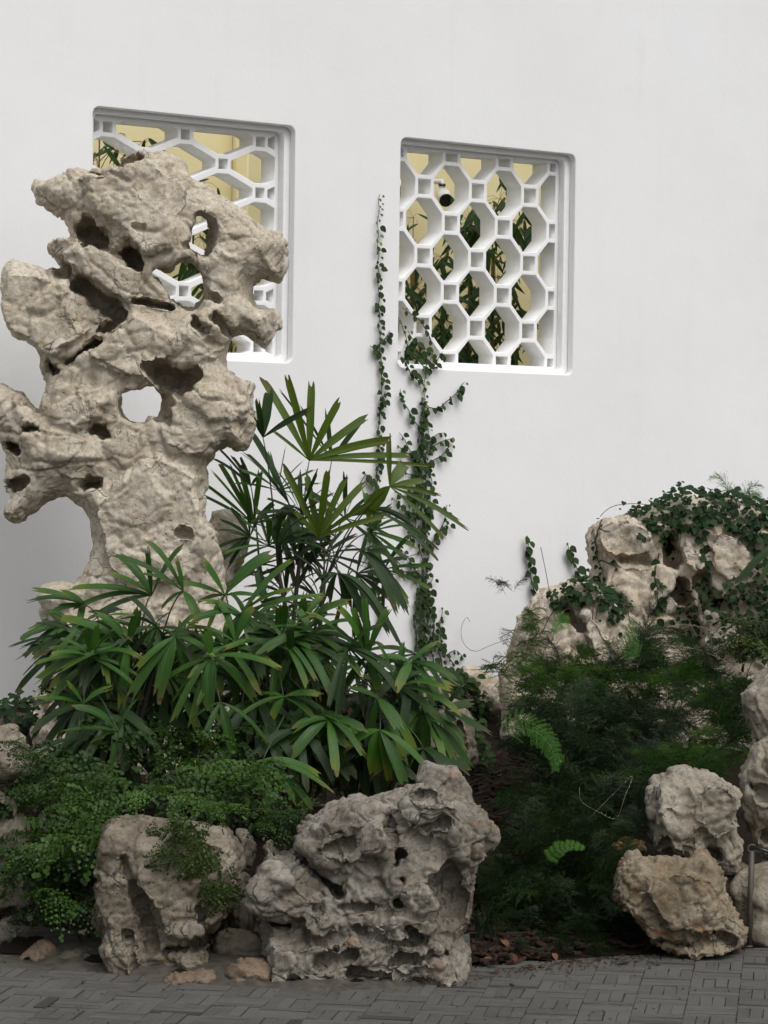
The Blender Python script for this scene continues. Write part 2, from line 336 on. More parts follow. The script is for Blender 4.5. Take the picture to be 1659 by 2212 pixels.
def facets(P, s, off=0.0):
    Q = P * s + off; I = np.floor(Q).astype(np.int32)
    f1 = np.full(len(P), 9.0, np.float32); f2 = f1.copy(); h = np.zeros(len(P), np.float32)
    for dx in (-1, 0, 1):
        for dy in (-1, 0, 1):
            for dz in (-1, 0, 1):
                c = I + np.array((dx, dy, dz)); m = c & 31; w_ = (c + _J[m[:, 0], m[:, 1], m[:, 2]]) - Q; d = np.sqrt((w_ ** 2).sum(1)).astype(np.float32)
                g = _J[m[:, 1], m[:, 2], m[:, 0]] * 2 - 1; hh = (w_ * g).sum(1) + 0.45 * _JR[m[:, 0], m[:, 1], m[:, 2]]
                lo = d < f1; f2 = np.where(lo, f1, np.minimum(f2, d)); h = np.where(lo, hh, h); f1 = np.where(lo, d, f1)
    return h / s, np.clip((f2 - f1) / 0.22, 0, 1)
def poly_sdf(pts, X, Y):
    d = np.full(X.shape, 1e9, np.float32); ins = np.zeros(X.shape, bool); n = len(pts)
    for i in range(n):
        ax, ay = pts[i]; bx, by = pts[(i + 1) % n]; ex, ey = bx - ax, by - ay; L = ex * ex + ey * ey + 1e-12
        t = np.clip(((X - ax) * ex + (Y - ay) * ey) / L, 0, 1)
        d = np.minimum(d, (X - ax - t * ex) ** 2 + (Y - ay - t * ey) ** 2)
        if abs(ey) > 1e-9:
            c = ((ay > Y) != (by > Y)) & (X < ex * (Y - ay) / ey + ax); ins ^= c
    d = np.sqrt(d); return np.where(ins, -d, d).astype(np.float32)
def chaikin(p, n=1):
    for _ in range(n):
        q = []
        for i in range(len(p)):
            a, b = p[i], p[(i + 1) % len(p)]
            q += [(a[0] * .75 + b[0] * .25, a[1] * .75 + b[1] * .25), (a[0] * .25 + b[0] * .75, a[1] * .25 + b[1] * .75)]
        p = q
    return p
def smin(a, b, k):
    h = np.clip(0.5 + 0.5 * (b - a) / k, 0, 1); return b + (a - b) * h - k * h * (1 - h)
def smax(a, b, k): return -smin(-a, -b, k)
def surface_nets(f, o, v):
    """f[x,z,y] -> verts, quads"""
    s = f < 0
    act = np.zeros(tuple(n - 1 for n in f.shape), bool); a0 = s[:-1, :-1, :-1]
    for dx in (0, 1):
        for dy in (0, 1):
            for dz in (0, 1):
                act |= s[dx:dx + act.shape[0], dy:dy + act.shape[1], dz:dz + act.shape[2]] != a0
    idx = np.argwhere(act); ID = np.full(act.shape, -1, np.int32); ID[act] = np.arange(len(idx))
    cor = np.array([(i >> 2 & 1, i >> 1 & 1, i & 1) for i in range(8)])
    vals = np.stack([f[idx[:, 0] + c[0], idx[:, 1] + c[1], idx[:, 2] + c[2]] for c in cor], 1)
    acc = np.zeros((len(idx), 3)); cnt = np.zeros(len(idx))
    for i in range(8):
        for b in (1, 2, 4):
            j = i | b
            if j == i: continue
            va, vb = vals[:, i], vals[:, j]; m = (va < 0) != (vb < 0); t = np.where(m, va / np.where(m, va - vb, 1), 0)
            acc += np.where(m[:, None], cor[i] + (cor[j] - cor[i]) * t[:, None], 0); cnt += m
    V = np.array(o) + (idx + acc / cnt[:, None]) * v
    quads = []
    for ax in range(3):
        b, c = (ax + 1) % 3, (ax + 2) % 3
        sl0 = [slice(None)] * 3; sl1 = [slice(None)] * 3; sl0[ax] = slice(0, -1); sl1[ax] = slice(1, None)
        d = s[tuple(sl0)] != s[tuple(sl1)]; e = np.argwhere(d)
        e = e[(e[:, b] > 0) & (e[:, c] > 0) & (e[:, b] < f.shape[b] - 1) & (e[:, c] < f.shape[c] - 1)]
        fl = s[tuple(sl0)][e[:, 0], e[:, 1], e[:, 2]]
        def g(db, dc):
            q = e.copy(); q[:, b] -= db; q[:, c] -= dc; return ID[q[:, 0], q[:, 1], q[:, 2]]
        q = np.stack([g(1, 1), g(0, 1), g(0, 0), g(1, 0)], 1); q[~fl] = q[~fl][:, ::-1]; quads.append(q)
    return V, np.concatenate(quads)
def vnormals(V, Q):
    n = np.cross(V[Q[:, 2]] - V[Q[:, 0]], V[Q[:, 3]] - V[Q[:, 1]]); N = np.zeros_like(V)
    for i in range(4): np.add.at(N, Q[:, i], n)
    return N / (np.linalg.norm(N, axis=1, keepdims=True) + 1e-9)
RM = np.array([[CR.x, CU.x, CF.x], [CR.y, CU.y, CF.y], [CR.z, CU.z, CF.z]])
def rock(name, label, mat, outline, z, t, lobes=(), holes=(), cavs=(), vox=0.008, base=None, lean=0.0, warp=0.03, plates=0.010, ridge=0.008, fine=0.003, pits=0.006, seed=0.0, kl=0.02, cat='rock', group=None, parent=None, ck=0.012, rnd=0.75, lr=0.7, grit=1.0, chisel=0, cut=.80, crack=1.0):
    rr_ = np.random.default_rng(int(seed * 10) + 3)
    s = z / F; ol = np.array(outline, float); cx, cy = ol[:, 0].mean(), (ol[:, 1].max() if base is None else base)
    L = lambda p, n=1: [((x - cx) * s, (cy - y) * s) for x, y in chaikin(list(p), n)]
    P = np.array(L(outline)); pad = 0.05; dmin = dmax = t
    for lb in lobes: dmin = max(dmin, lb[2] - lb[1]); dmax = max(dmax, lb[2] + lb[1])
    x = np.arange(P[:, 0].min() - pad, P[:, 0].max() + pad, vox); zz = np.arange(P[:, 1].min() - pad, P[:, 1].max() + pad, vox); y = np.arange(-dmin - pad, dmax + pad, vox)
    X, Z = np.meshgrid(x, zz, indexing='ij'); Y = y[None, None, :].astype(np.float32)
    def infl(pl, tt, yc, rr=1.0):
        r = tt * rr; q = np.maximum(poly_sdf(pl, X, Z) + r, 0)[:, :, None]
        yy = Y - yc - (lean * Z)[:, :, None]
        return np.sqrt(q * q + np.maximum(np.abs(yy) - (tt - r), 0) ** 2) - r
    f = infl(L(outline), t, 0.0, rnd).astype(np.float32)
    def chis(g):
        if not chisel: return g
        wv = np.argwhere(g < 0.02)
        if len(wv) < 50: return g
        a0 = np.maximum(wv.min(0) - 4, 0); a1 = np.minimum(wv.max(0) + 5, g.shape); sl = tuple(slice(p, q) for p, q in zip(a0, a1)); sub = g[sl]
        xs, zs, ys = x[sl[0]][:, None, None], zz[sl[1]][None, :, None], y[sl[2]][None, None, :]; iw = wv[:: max(1, len(wv) // 3000)]
        pts = np.stack([x[iw[:, 0]], zz[iw[:, 1]], y[iw[:, 2]]], 1); c = pts.mean(0)
        for _ in range(chisel):
            n_ = rr_.normal(size=3) * (0.8, 0.8, 0.7); n_[2] = -abs(n_[2]) - .15; n_ /= np.linalg.norm(n_)
            sm = ((pts - c) @ n_).max() * rr_.uniform(cut - .1, cut + .1)
            sub = smax(sub, ((xs - c[0]) * n_[0] + (zs - c[1]) * n_[1] + (ys - c[2]) * n_[2] - sm).astype(np.float32), 0.006)
        g = g.copy(); g[sl] = sub; return g
    for lb in lobes: f = smin(f, chis(infl(L(lb[0]), lb[1], -lb[2], lb[3] if len(lb) > 3 else lr).astype(np.float32)), kl)
    band = np.argwhere(np.abs(f) < 0.12); bi = tuple(band.T)
    C = np.stack([x[band[:, 0]], zz[band[:, 1]], y[band[:, 2]]], 1).astype(np.float32)
    f[bi] += warp * fbm(C, 5.0, 3, seed) * 0.8 - warp * 0.3 * (ridged(C, 8.0, 3, seed + 5) - 0.9) + 0.004
    ins = f < 0; yf = np.where(ins.any(2), y[np.argmax(ins, axis=2)], 0.0)
    for pl, sx, sz in holes:
        sd = poly_sdf(L(pl), X, Z) - 0.011
        if sx or sz:
            sh = np.empty(f.shape, np.float32)
            for k in range(len(y)):
                ox, oz = int(round(sx * y[k] / vox)), int(round(sz * y[k] / vox)); sh[:, :, k] = np.roll(np.roll(sd, ox, 0), oz, 1)
        else: sh = np.broadcast_to(sd[:, :, None], f.shape)
        f = smax(f, -sh.astype(np.float32), 0.03)
    for (a, b, r, dep) in cavs:
        (ax, ay), (bx, by) = [((p[0] - cx) * s, (cy - p[1]) * s) for p in (a, b)]; rr = r * s; ex, ey = bx - ax, by - ay
        tt = np.clip(((X - ax) * ex + (Z - ay) * ey) / (ex * ex + ey * ey + 1e-9), 0, 1); d2 = np.sqrt((X - ax - tt * ex) ** 2 + (Z - ay - tt * ey) ** 2)
        an = np.arctan2(Z - (ay + by) / 2, X - (ax + bx) / 2); d2 = d2 * (1 + .16 * np.sin(3 * an + ax * 50) + .12 * np.sin(5 * an + ay * 70) + .08 * np.sin(9 * an + ax * 90))
        near = d2 < rr * 0.9; y0 = np.median(yf[near & ins.any(2)]) if (near & ins.any(2)).any() else 0.0
        yl = np.where(ins.any(2), yf, y0); yl = np.clip(yl, y0 - 0.04, y0 + 0.04)
        g = (np.sqrt((d2[:, :, None] / rr) ** 2 + (np.maximum(Y - yl[:, :, None], 0) / dep) ** 2) - 1) * min(rr, dep)
        f = smax(f, -g.astype(np.float32), ck)
    f[:1] = f[-1:] = 1; f[:, :1] = f[:, -1:] = 1; f[:, :, :1] = f[:, :, -1:] = 1
    V, Q = surface_nets(f, (x[0], zz[0], y[0]), vox)
    V = V.astype(np.float32); V0 = V.copy(); N = vnormals(V, Q).astype(np.float32)
    if ((V - V.mean(0)) * N).sum() < 0: Q = Q[:, ::-1]; N = -N
    Q = Q[:, ::-1]
    Wp = V0 + 0.03 * np.stack([fbm(V0, 7, 2, seed + 31), fbm(V0, 7, 2, seed + 57), fbm(V0, 7, 2, seed + 83)], 1)
    h, e = facets(Wp, 4.6, seed + 3); d = plates * (9.0 * h * e - 0.7 * (1 - e) ** 3)
    h, e = facets(Wp + 0.4 * (Wp - V0), 11.0, seed + 8); d += plates * (8.0 * h * e - 0.6 * (1 - e) ** 3)
    m2 = np.clip(0.45 + 1.1 * fbm(V0, 4.5, 2, seed + 71), 0.12, 1.0)
    h, e = facets(V0, 30.0, seed + 15); d += grit * m2 * plates * (10.0 * h * e - 0.25 * (1 - e) ** 2)
    h, e = facets(V0, 17.0, seed + 35); d += (grit - .7) * plates * (8.0 * h * e - 0.4 * (1 - e) ** 2)
    d += ridge * ((ridged(Wp, 7, 3, seed + 21) - .7) * 0.75 + m2 * (ridged(Wp, 19, 3, seed + 24) - .7) * 0.4 * grit) + fine * grit * m2 * fbm(V0, 70, 3, seed + 41)
    f1, f2, ci = worley(Wp, 26.0, seed + 77); m = np.clip(vn(V0, 5, seed + 9) * 3 - 0.35, 0, 1); d -= 1.3 * pits * m * np.clip(1 - f1 / 0.55, 0, 1) ** 1.5
    f1, f2, ci = worley(Wp, 58.0, seed + 91); m = np.clip(vn(V0, 7, seed + 19) * 3 - 0.2, 0, 1); d -= 0.6 * pits * m * np.clip(1 - f1 / 0.6, 0, 1) ** 1.3
    Wc = V0 + 0.09 * np.stack([fbm(V0, 3.5, 3, seed + 131), fbm(V0, 3.5, 3, seed + 157), fbm(V0, 3.5, 3, seed + 183)], 1)
    f1, f2, ci = worley(Wc, 4.2, seed + 101); d -= 0.011 * crack * np.exp(-((f2 - f1) / 0.035) ** 2) * np.clip(vn(V0, 4, seed + 29) * 3 + .3, 0, 1)
    V = V + N * d[:, None]
    Wd = V.astype(np.float64) @ np.array([[1, 0, 0], [0, 1, 0], [0, 0, 1]])
    base_w = at(cx, cy, z); Wd = Wd @ RM.T
    me = mesh_np(name, Wd, Q); o = link(name, me, None, mat); o.location = base_w
    if parent is None: tag(o, label, cat, group)
    else: o.parent = parent; o.location = base_w - parent.location
    ROCKS[name if name not in ROCKS else o.name] = o
    return o
ROCKS = {}
def bvh_of(objs):
    V = []; P = []
    for o in objs:
        me = o.data; b = len(V); l = o.location
        V += [v.co + l for v in me.vertices]; P += [tuple(i + b for i in p.vertices) for p in me.polygons]
    return BVHTree.FromPolygons(V, P)

# ================================================================== SETTING: paving, soil, walls
PA = math.radians(8.5); PE = Vector((math.cos(PA), -math.sin(PA), 0)); PF = Vector((math.sin(PA), math.cos(PA), 0)); SQ = 0.157
gm = mesh('paving', [(-60, -60, 0), (60, -60, 0), (60, 60, 0), (-60, 60, 0)], [(0, 1, 2, 3)], False)
paving = link('paving', gm, None, M_PAVE); tag(paving, kind='structure'); paving.location = (0, 0, 0.004)
front_pts = [(-900, 2085), (0, 2088), (120, 2098), (250, 2112), (420, 2135), (560, 2145), (750, 2150), (900, 2140), (1000, 2112), (1060, 2098), (1200, 2078), (1340, 2066), (1480, 2062), (1640, 2052), (2500, 2020)]
FR = [on_ground(x, y) for x, y in front_pts]
def front_y(x):
    for a, b in zip(FR, FR[1:]):
        if a.x <= x <= b.x: return a.y + (b.y - a.y) * (x - a.x) / (b.x - a.x)
    return FR[0].y if x < FR[0].x else FR[-1].y
def wall_y(x): return D0 + x * math.tan(PHI)
def soil_h(x, y):
    a = front_y(x) - 0.05; b = wall_y(x)
    t = min(1.15, max(-0.2, (y - a) / max(0.5, b - a)))
    return 0.015 + 0.56 * t if t > 0 else 0.015 + 0.6 * t
# bricks
brick_meshes = []
for i in range(5):
    mb = MB(); mb.box((0, 0, 0.0), SQ / 2 - 0.0009, SQ / 8 - 0.0009, 0.014, ch=0.0006 + 0.0003 * i)
    brick_meshes.append(mb.build('brick', False)); brick_meshes[-1].materials.append(M_BRICK)
cells = []; wcell = []
for i in range(-26, 30):
    for j in range(30, 92):
        c = PE * ((i + .5) * SQ) + PF * ((j + .5) * SQ)
        for q in range(4):
            offs = (q - 1.5) * SQ / 4
            vert = (i + j) % 2 == 0
            p = c + (PE if vert else PF) * offs
            if p.y > front_y(p.x) + 0.35 or p.y < 6.2 or not -2.6 < p.x < 3.4: continue
            v = p - Vector((0, 0, H)); zc = v.dot(CF); px = CX + F * v.dot(CR) / zc; py = CY - F * v.dot(CU) / zc
            inf = -10 < px < 1669 and py < 2225
            cells.append((0 if inf else 1, zc, p, vert))
cells.sort(key=lambda c: (c[0], c[1]))
stf = MB()
for n, (inf, zc, p, vert) in enumerate(cells):
    ang = (math.atan2(PF.y, PF.x) if vert else math.atan2(PE.y, PE.x)) + random.gauss(0, 0.012)
    dz = random.gauss(0, 0.0016) - 0.001; dx = random.gauss(0, 0.0008)
    if n < 300 and inf == 0:
        o = link('brick', brick_meshes[n % 5], paving); o.location = (p.x + dx, p.y, dz - paving.location.z); o.rotation_euler = (random.gauss(0, .008), random.gauss(0, .008), ang)
    else:
        X = Vector((math.cos(ang), math.sin(ang), 0)); Yv = Vector((-X.y, X.x, 0))
        stf.box(p + Vector((dx, 0, dz)), SQ / 2 - 0.0009, SQ / 8 - 0.0009, 0.014, X, Yv, Vector((0, 0, 1)), 0.001)
bs = child('distant_brick', stf.build('distant_brick', False), paving, M_BRICK); tag(bs, kind='stuff')
# soil
nx, ny = 90, 70; V = []; Fc = []
for i in range(nx):
    x = -3.2 + 7.0 * i / (nx - 1); a = front_y(x) + 0.02; b = wall_y(x) - 0.005
    for j in range(ny):
        t = (j / (ny - 1)); y = a + 0.05 * (x < .35) - 0.07 * (x > .5) + (b - a - 0.05) * t
        V.append((x, y, soil_h(x, y) + 0.018 * (math.sin(x * 9 + y * 4) * math.cos(y * 11 - x * 5)) * min(1, t * 6)))
for i in range(nx - 1):
    for j in range(ny - 1): Fc.append((i * ny + j, (i + 1) * ny + j, (i + 1) * ny + j + 1, i * ny + j + 1))
soil = link('soil_bed', mesh('soil_bed', V, Fc), None, M_SOIL); tag(soil, kind='structure')

def rrect(cx, cy, hw, hh, r, n=6):
    p = []
    for (sx, sy, a0) in ((1, 1, 0), (-1, 1, 90), (-1, -1, 180), (1, -1, 270)):
        if r <= 0: p.append((cx + sx * hw, cy + sy * hh)); continue
        for k in range(n + 1):
            a = math.radians(a0 + 90 * k / n); p.append((cx + sx * (hw - r) + r * math.cos(a), cy + sy * (hh - r) + r * math.sin(a)))
    return p
def slab(name, polys, depth, bevel=0.003):
    cu = bpy.data.curves.new(name, 'CURVE'); cu.dimensions = '2D'; cu.fill_mode = 'BOTH'; cu.extrude = depth / 2 - bevel; cu.bevel_depth = bevel; cu.bevel_resolution = 2; cu.offset = -bevel
    for p in polys:
        sp = cu.splines.new('POLY'); sp.points.add(len(p) - 1); sp.use_cyclic_u = True
        for q, (x, y) in zip(sp.points, p): q.co = (x, y, 0, 1)
    o = bpy.data.objects.new(name, cu); me = bpy.data.meshes.new_from_object(o); bpy.data.objects.remove(o); bpy.data.curves.remove(cu)
    me.name = name; return me
def clip_poly(p, hw, hh):
    for ax, lim, sg in ((0, hw, 1), (0, -hw, -1), (1, hh, 1), (1, -hh, -1)):
        q = []
        for i in range(len(p)):
            a, b = p[i], p[(i + 1) % len(p)]; ia, ib = (a[ax] - lim) * sg <= 0, (b[ax] - lim) * sg <= 0
            if ia: q.append(a)
            if ia != ib:
                t = (lim - a[ax]) / (b[ax] - a[ax]); q.append((a[0] + (b[0] - a[0]) * t, a[1] + (b[1] - a[1]) * t))
        p = q
        if not p: return []
    return p
WIN = {'L': (-1.093, 2.722), 'R': (0.620, 2.722)}; HW, HH = 0.548, 0.563; TOP = 4.30
wall_polys = [[(-5.5, 0), (6.5, 0), (6.5, TOP), (-5.5, TOP)]]
wme = slab('white_wall', wall_polys + [rrect(WIN[k][0], WIN[k][1], HW, HH, 0.035) for k in WIN], 0.046, 0.005)
wall = link('white_wall', wme, None, M_WALL); wall.matrix_basis = wm(0, 0, -0.023)
tag(wall, 'tall plain white rendered wall with two latticed window openings', 'wall')
bme = slab('wall_core', wall_polys + [rrect(WIN[k][0], WIN[k][1], HW + 0.09, HH + 0.09, 0) for k in WIN], 0.25, 0.002)
child('wall_core', bme, wall, M_WALL, wm(0, 0, -0.0475 - 0.125))
def lattice_holes(kind):
    out = []; cw, chh = 0.497, 0.522
    if kind == 'R':
        p, q = 0.166, 0.1725; a, b, h = 0.1085, 0.042, 0.0375
        oc = [(a, b), (b, a + .006), (-b, a + .006), (-a, b), (-a, -b), (-b, -a - .006), (b, -a - .006), (a, -b)]; R = 4
    else:
        p, q = 0.2075, 0.1222; h = 0.0245
        oc = [(.1645, .018), (.031, .0762), (-.031, .0762), (-.1645, .018), (-.1645, -.018), (-.031, -.0762), (.031, -.0762), (.1645, -.018)]; R = 5
    for i in range(-R, R + 1):
        for j in range(-R, R + 1):
            x, y = i * p, j * q
            if (i + j) % 2 == 0: sh = [(h, h), (-h, h), (-h, -h), (h, -h)]
            else: sh = oc
            c = clip_poly([(x + u, y + v) for u, v in sh], cw, chh)
            if len(c) > 2:
                A = abs(sum(c[k][0] * c[(k + 1) % len(c)][1] - c[(k + 1) % len(c)][0] * c[k][1] for k in range(len(c)))) / 2
                if A > 4e-4: out.append(c)
    return out
for kk in ('L', 'R'):
    s0, h0 = WIN[kk]
    lm = slab('lattice_window', [rrect(0, 0, 0.60, 0.61, 0)] + lattice_holes(kk), 0.125, 0.0035)
    lw = child('lattice_window', lm, wall, M_LAT, wm(s0, h0, -0.0975 - 0.0625))
    lw['label'] = 'white lattice of long hexagons behind the tall holed rock' if kk == 'L' else 'white lattice of octagons and small squares with vine at its corner'
    fm = slab('frame', [rrect(0, 0, 0.62, 0.63, 0), rrect(0, 0, 0.516, 0.541, 0.03)], 0.047, 0.005)
    child('frame', fm, lw, M_LAT, wm(s0, h0, -0.0485 - 0.0235))
# yellow wall of the room behind, its pilaster
YB = 1.75
yw = link('yellow_wall', slab('yellow_wall', [[(-5.5, 0), (6.5, 0), (6.5, 3.95), (-5.5, 3.95)]], 0.2, 0.003), None, M_YEL)
yw.matrix_basis = wm(0, 0, -YB - 0.1); tag(yw, 'cream yellow wall seen through the white window lattices', 'wall')
fl = mesh('inner_floor', [wl(-5.4, 0.03, -0.30), wl(6.4, 0.03, -0.30), wl(6.4, 0.03, -YB), wl(-5.4, 0.03, -YB)], [(0, 1, 2, 3)], False)
tag(link('inner_ground', fl, None, mat_plain('inner_ground', (0.16, 0.14, 0.11), 0.9)), kind='structure')
pp = on_wall(556, 345, YB - 0.1); sp_ = (pp - W0).dot(WE)
pil = link('yellow_pilaster', slab('yellow_pilaster', [rrect(0, 0, 0.10, 1.98, 0)], 0.16, 0.006), None, M_YEL)
pil.matrix_basis = wm(sp_, 1.98, -YB + 0.083); tag(pil, 'pale yellow pilaster seen behind the hexagon lattice', 'pillar')

# ================================================================== ROCKS
SR = [(252,361),(270,345),(300,329),(320,332),(345,327),(370,332),(395,351),(415,378),(450,401),(480,421),(530,456),(565,481),(610,501),(627,523),(629,551),(620,581),(607,608),(590,612),(560,606),(552,621),(555,651),(575,663),(602,666),(607,686),(600,716),(587,751),(575,766),(550,751),(525,731),(505,738),(500,756),(496,776),(500,803),(520,818),(550,821),(555,836),(552,866),(557,896),(555,926),(542,966),(530,981),(500,971),(482,963),(460,982),(448,1002),(447,1034),(438,1062),(444,1090),(458,1118),(476,1150),(482,1210),(490,1290),(500,1400),(500,1500),(500,1760),(70,1760),(62,1560),(85,1480),(104,1420),(118,1386),(96,1330),(82,1290),(92,1268),(116,1260),(152,1254),(176,1238),(190,1206),(191,1170),(188,1134),(176,1102),(160,1084),(140,1077),(116,1080),(92,1092),(68,1114),(48,1132),(36,1136),(16,1126),(4,1108),(12,1082),(24,1062),(10,1038),(12,1002),(8,970),(-4,950),(-30,900),(-22,840),(-5,832),(12,833),(36,844),(52,850),(62,870),(76,888),(90,898),(98,878),(102,850),(104,822),(100,790),(98,766),(82,741),(55,731),(25,721),(10,691),(7,646),(2,616),(5,591),(17,581),(30,556),(45,561),(65,576),(100,583),(112,578),(107,558),(100,533),(112,526),(145,520),(151,506),(150,486),(142,473),(115,458),(90,441),(72,423),(69,401),(80,388),(105,388),(140,373),(175,363),(210,363),(240,380),(245,371)]
SR_L = [
 ([(5,591),(30,556),(65,576),(100,585),(160,612),(200,650),(232,690),(222,735),(185,768),(148,790),(100,766),(82,741),(25,721),(7,646)], .15, .13),
 ([(198,772),(222,735),(262,700),(300,665),(380,688),(420,720),(400,770),(352,800),(330,833),(300,848),(258,833),(215,812)], .16, .15),
 ([(165,455),(150,430),(180,385),(240,385),(300,335),(345,330),(400,365),(420,430),(412,495),(402,540),(360,588),(312,572),(262,545),(235,505)], .17, .10),
 ([(102,533),(145,522),(240,537),(270,575),(330,590),(352,640),(300,660),(268,668),(235,632),(180,600),(122,560)], .13, .13),
 ([(72,400),(105,390),(175,368),(235,385),(240,440),(165,460),(115,455),(80,430)], .11, .04),
 ([(425,440),(530,460),(612,503),(628,550),(606,606),(560,604),(540,640),(480,650),(450,600),(462,510)], .13, -.02),
 ([(355,690),(420,650),(520,655),(545,690),(500,735),(494,790),(440,770),(400,790),(370,760)], .15, .08),
 ([(300,905),(320,890),(345,900),(420,820),(495,790),(552,825),(556,925),(530,978),(480,962),(440,1020),(330,1010)], .16, .05),
 ([(0,840),(40,850),(75,892),(130,905),(240,940),(300,960),(230,1040),(170,1050),(80,1030),(15,1010)], .14, .07),
 ([(105,830),(200,800),(262,840),(262,900),(220,960),(130,940),(92,900)], .15, .08),
 ([(200,960),(330,960),(440,1010),(440,1090),(478,1180),(470,1290),(300,1330),(210,1240),(195,1120)], .20, .06),
 ([(120,1265),(200,1235),(330,1290),(480,1300),(500,1740),(80,1740),(75,1560),(110,1400)], .22, .07)]
SR_H = [([(425,463),(445,473),(455,486),(455,511),(448,541),(442,553),(425,540),(412,528),(421,508),(415,496),(425,481)], -.11, .10),
 ([(326,588),(345,578),(368,584),(386,562),(408,560),(426,580),(438,611),(434,642),(416,664),(393,656),(364,640),(342,608)], -.12, .085),
 ([(259,872),(270,849),(300,849),(327,832),(341,851),(347,896),(322,891),(305,910),(285,912),(265,895)], -.09, .04)]
SR_C = [((186,500),(228,528),22,0.256),((278,548),(296,568),24,0.256),((112,560),(150,596),17,0.224),((180,622),(262,684),21,0.224),((218,742),(150,788),8,0.208),((222,722),(275,684),7,0.160),((296,655),(374,668),6,0.128),((360,815),(405,828),34,0.240),((352,860),(358,900),22,0.224),((212,928),(238,940),13,0.160),((66,928),(86,928),10,0.144),((24,962),(46,972),11,0.192),((262,362),(306,348),13,0.160),((205,380),(228,384),6,0.096),((190,1050),(215,1044),13,0.160),((32,1050),(60,1042),11,0.144),((112,795),(130,806),11,0.128),((410,536),(425,556),8,0.160),((444,640),(470,652),10,0.080),((430,705),(450,720),13,0.096),((470,690),(500,722),12,0.096),((395,1150),(415,1150),10,0.080),((300,500),(318,505),9,0.048),((525,740),(545,730),8,0.096)]
rock('scholar_rock', 'towering holed pale limestone scholar rock in front of hexagon lattice', M_ROCK, SR, 11.65, .17, SR_L, SR_H, SR_C, vox=.0072, base=1760, warp=.016, plates=.012, grit=.85, chisel=8, cut=.80, crack=1.2, ridge=.007, pits=.009, seed=1.0, kl=.009, cat='scholar rock', ck=.007)
rock('rock', 'rounded tan rock at foot of tall holed rock beside palm', M_ROCK, [(452,1112),(470,1104),(492,1100),(520,1116),(542,1142),(546,1170),(540,1210),(522,1250),(500,1300),(490,1400),(440,1400),(430,1200)], 12.0, .15, base=1640-60, seed=4.0, vox=.009)
BIG = [(637,1797),(654,1767),(678,1751),(715,1738),(746,1729),(766,1719),(790,1724),(817,1721),(838,1704),(865,1690),(906,1677),(947,1683),(974,1699),(1001,1722),(1018,1736),(1042,1753),(1062,1775),(1074,1800),(1062,1838),(1040,1865),(1028,1906),(1021,1954),(1006,2005),(998,2025),(1014,2062),(1016,2095),(990,2140),(940,2165),(889,2178),(855,2190),(804,2205),(753,2205),(702,2200),(661,2185),(620,2150),(592,2110),(568,2066),(550,2028),(542,1981),(549,1947),(537,1916),(539,1886),(560,1858),(566,1825),(583,1818),(610,1838),(634,1830)]
BIG_L = [
 ([(566,1862),(570,1835),(610,1840),(652,1850),(690,1880),(715,1910),(722,1945),(680,1970),(640,1980),(590,1968),(549,1947),(538,1916),(542,1886)], .17, .17),
 ([(560,2010),(600,1990),(640,1965),(690,1990),(760,2000),(830,1990),(900,2010),(960,1985),(990,2020),(1016,2085),(960,2150),(800,2195),(660,2180),(580,2095)], .24, .16),
 ([(640,1797),(715,1742),(790,1728),(860,1735),(860,1800),(830,1850),(770,1870),(738,1900),(690,1850)], .15, .14),
 ([(850,1700),(906,1680),(960,1690),(1010,1735),(1010,1800),(960,1825),(900,1800),(862,1770)], .15, .15),
 ([(1000,1730),(1060,1775),(1070,1810),(1035,1860),(1000,1850),(1000,1790)], .13, -.02),
 ([(745,1905),(800,1870),(850,1880),(850,1930),(800,1945),(760,1935)], .10, .15),
 ([(655,1940),(690,1935),(740,1965),(745,2000),(690,2005),(660,1985)], .10, .24),
 ([(800,1960),(860,1955),(900,1965),(940,1950),(950,1990),(900,2010),(820,2010)], .10, .24),
 ([(870,1815),(905,1815),(908,1850),(880,1860)], .07, .18)]
BIG_C = [((640,1832),(736,1912),11,.14),((852,1848),(866,1824),8,.10),((862,1926),(868,1880),8,.09),((880,1982),(902,2000),9,.07),((770,1985),(790,2000),10,.04),((960,1900),(985,1960),40,.09),((596,1974),(628,1982),7,.12),((700,2050),(760,2035),16,.05),((742,1940),(800,1938),7,.04),((905,1700),(935,1705),12,.05),((715,1815),(760,1800),10,.05),((915,1770),(960,1760),8,.04),((760,2075),(830,2090),13,.05),((640,2090),(700,2120),14,.04),((840,1745),(850,1800),6,.05),((880,2110),(940,2110),14,.05),((850,2050),(960,2040),9,.05)]
rock('boulder', 'largest grey craggy boulder at front of bed on the paving', M_ROCKG, BIG, 8.95, .24, BIG_L, (), BIG_C, vox=.0062, warp=.018, plates=.017, ridge=.009, fine=.004, pits=.007, lr=.5, grit=1.25, chisel=8, cut=.82, seed=9.0, kl=.008, ck=.007, cat='boulder', base=2180)
LB = [(230,1776),(253,1766),(300,1761),(367,1769),(417,1774),(467,1791),(500,1799),(517,1826),(530,1859),(530,1892),(512,1926),(502,1969),(480,2002),(470,2030),(470,2072),(420,2092),(367,2100),(333,2112),(300,2122),(267,2104),(240,2066),(217,2016),(200,1985),(205,1942),(212,1900),(215,1830)]
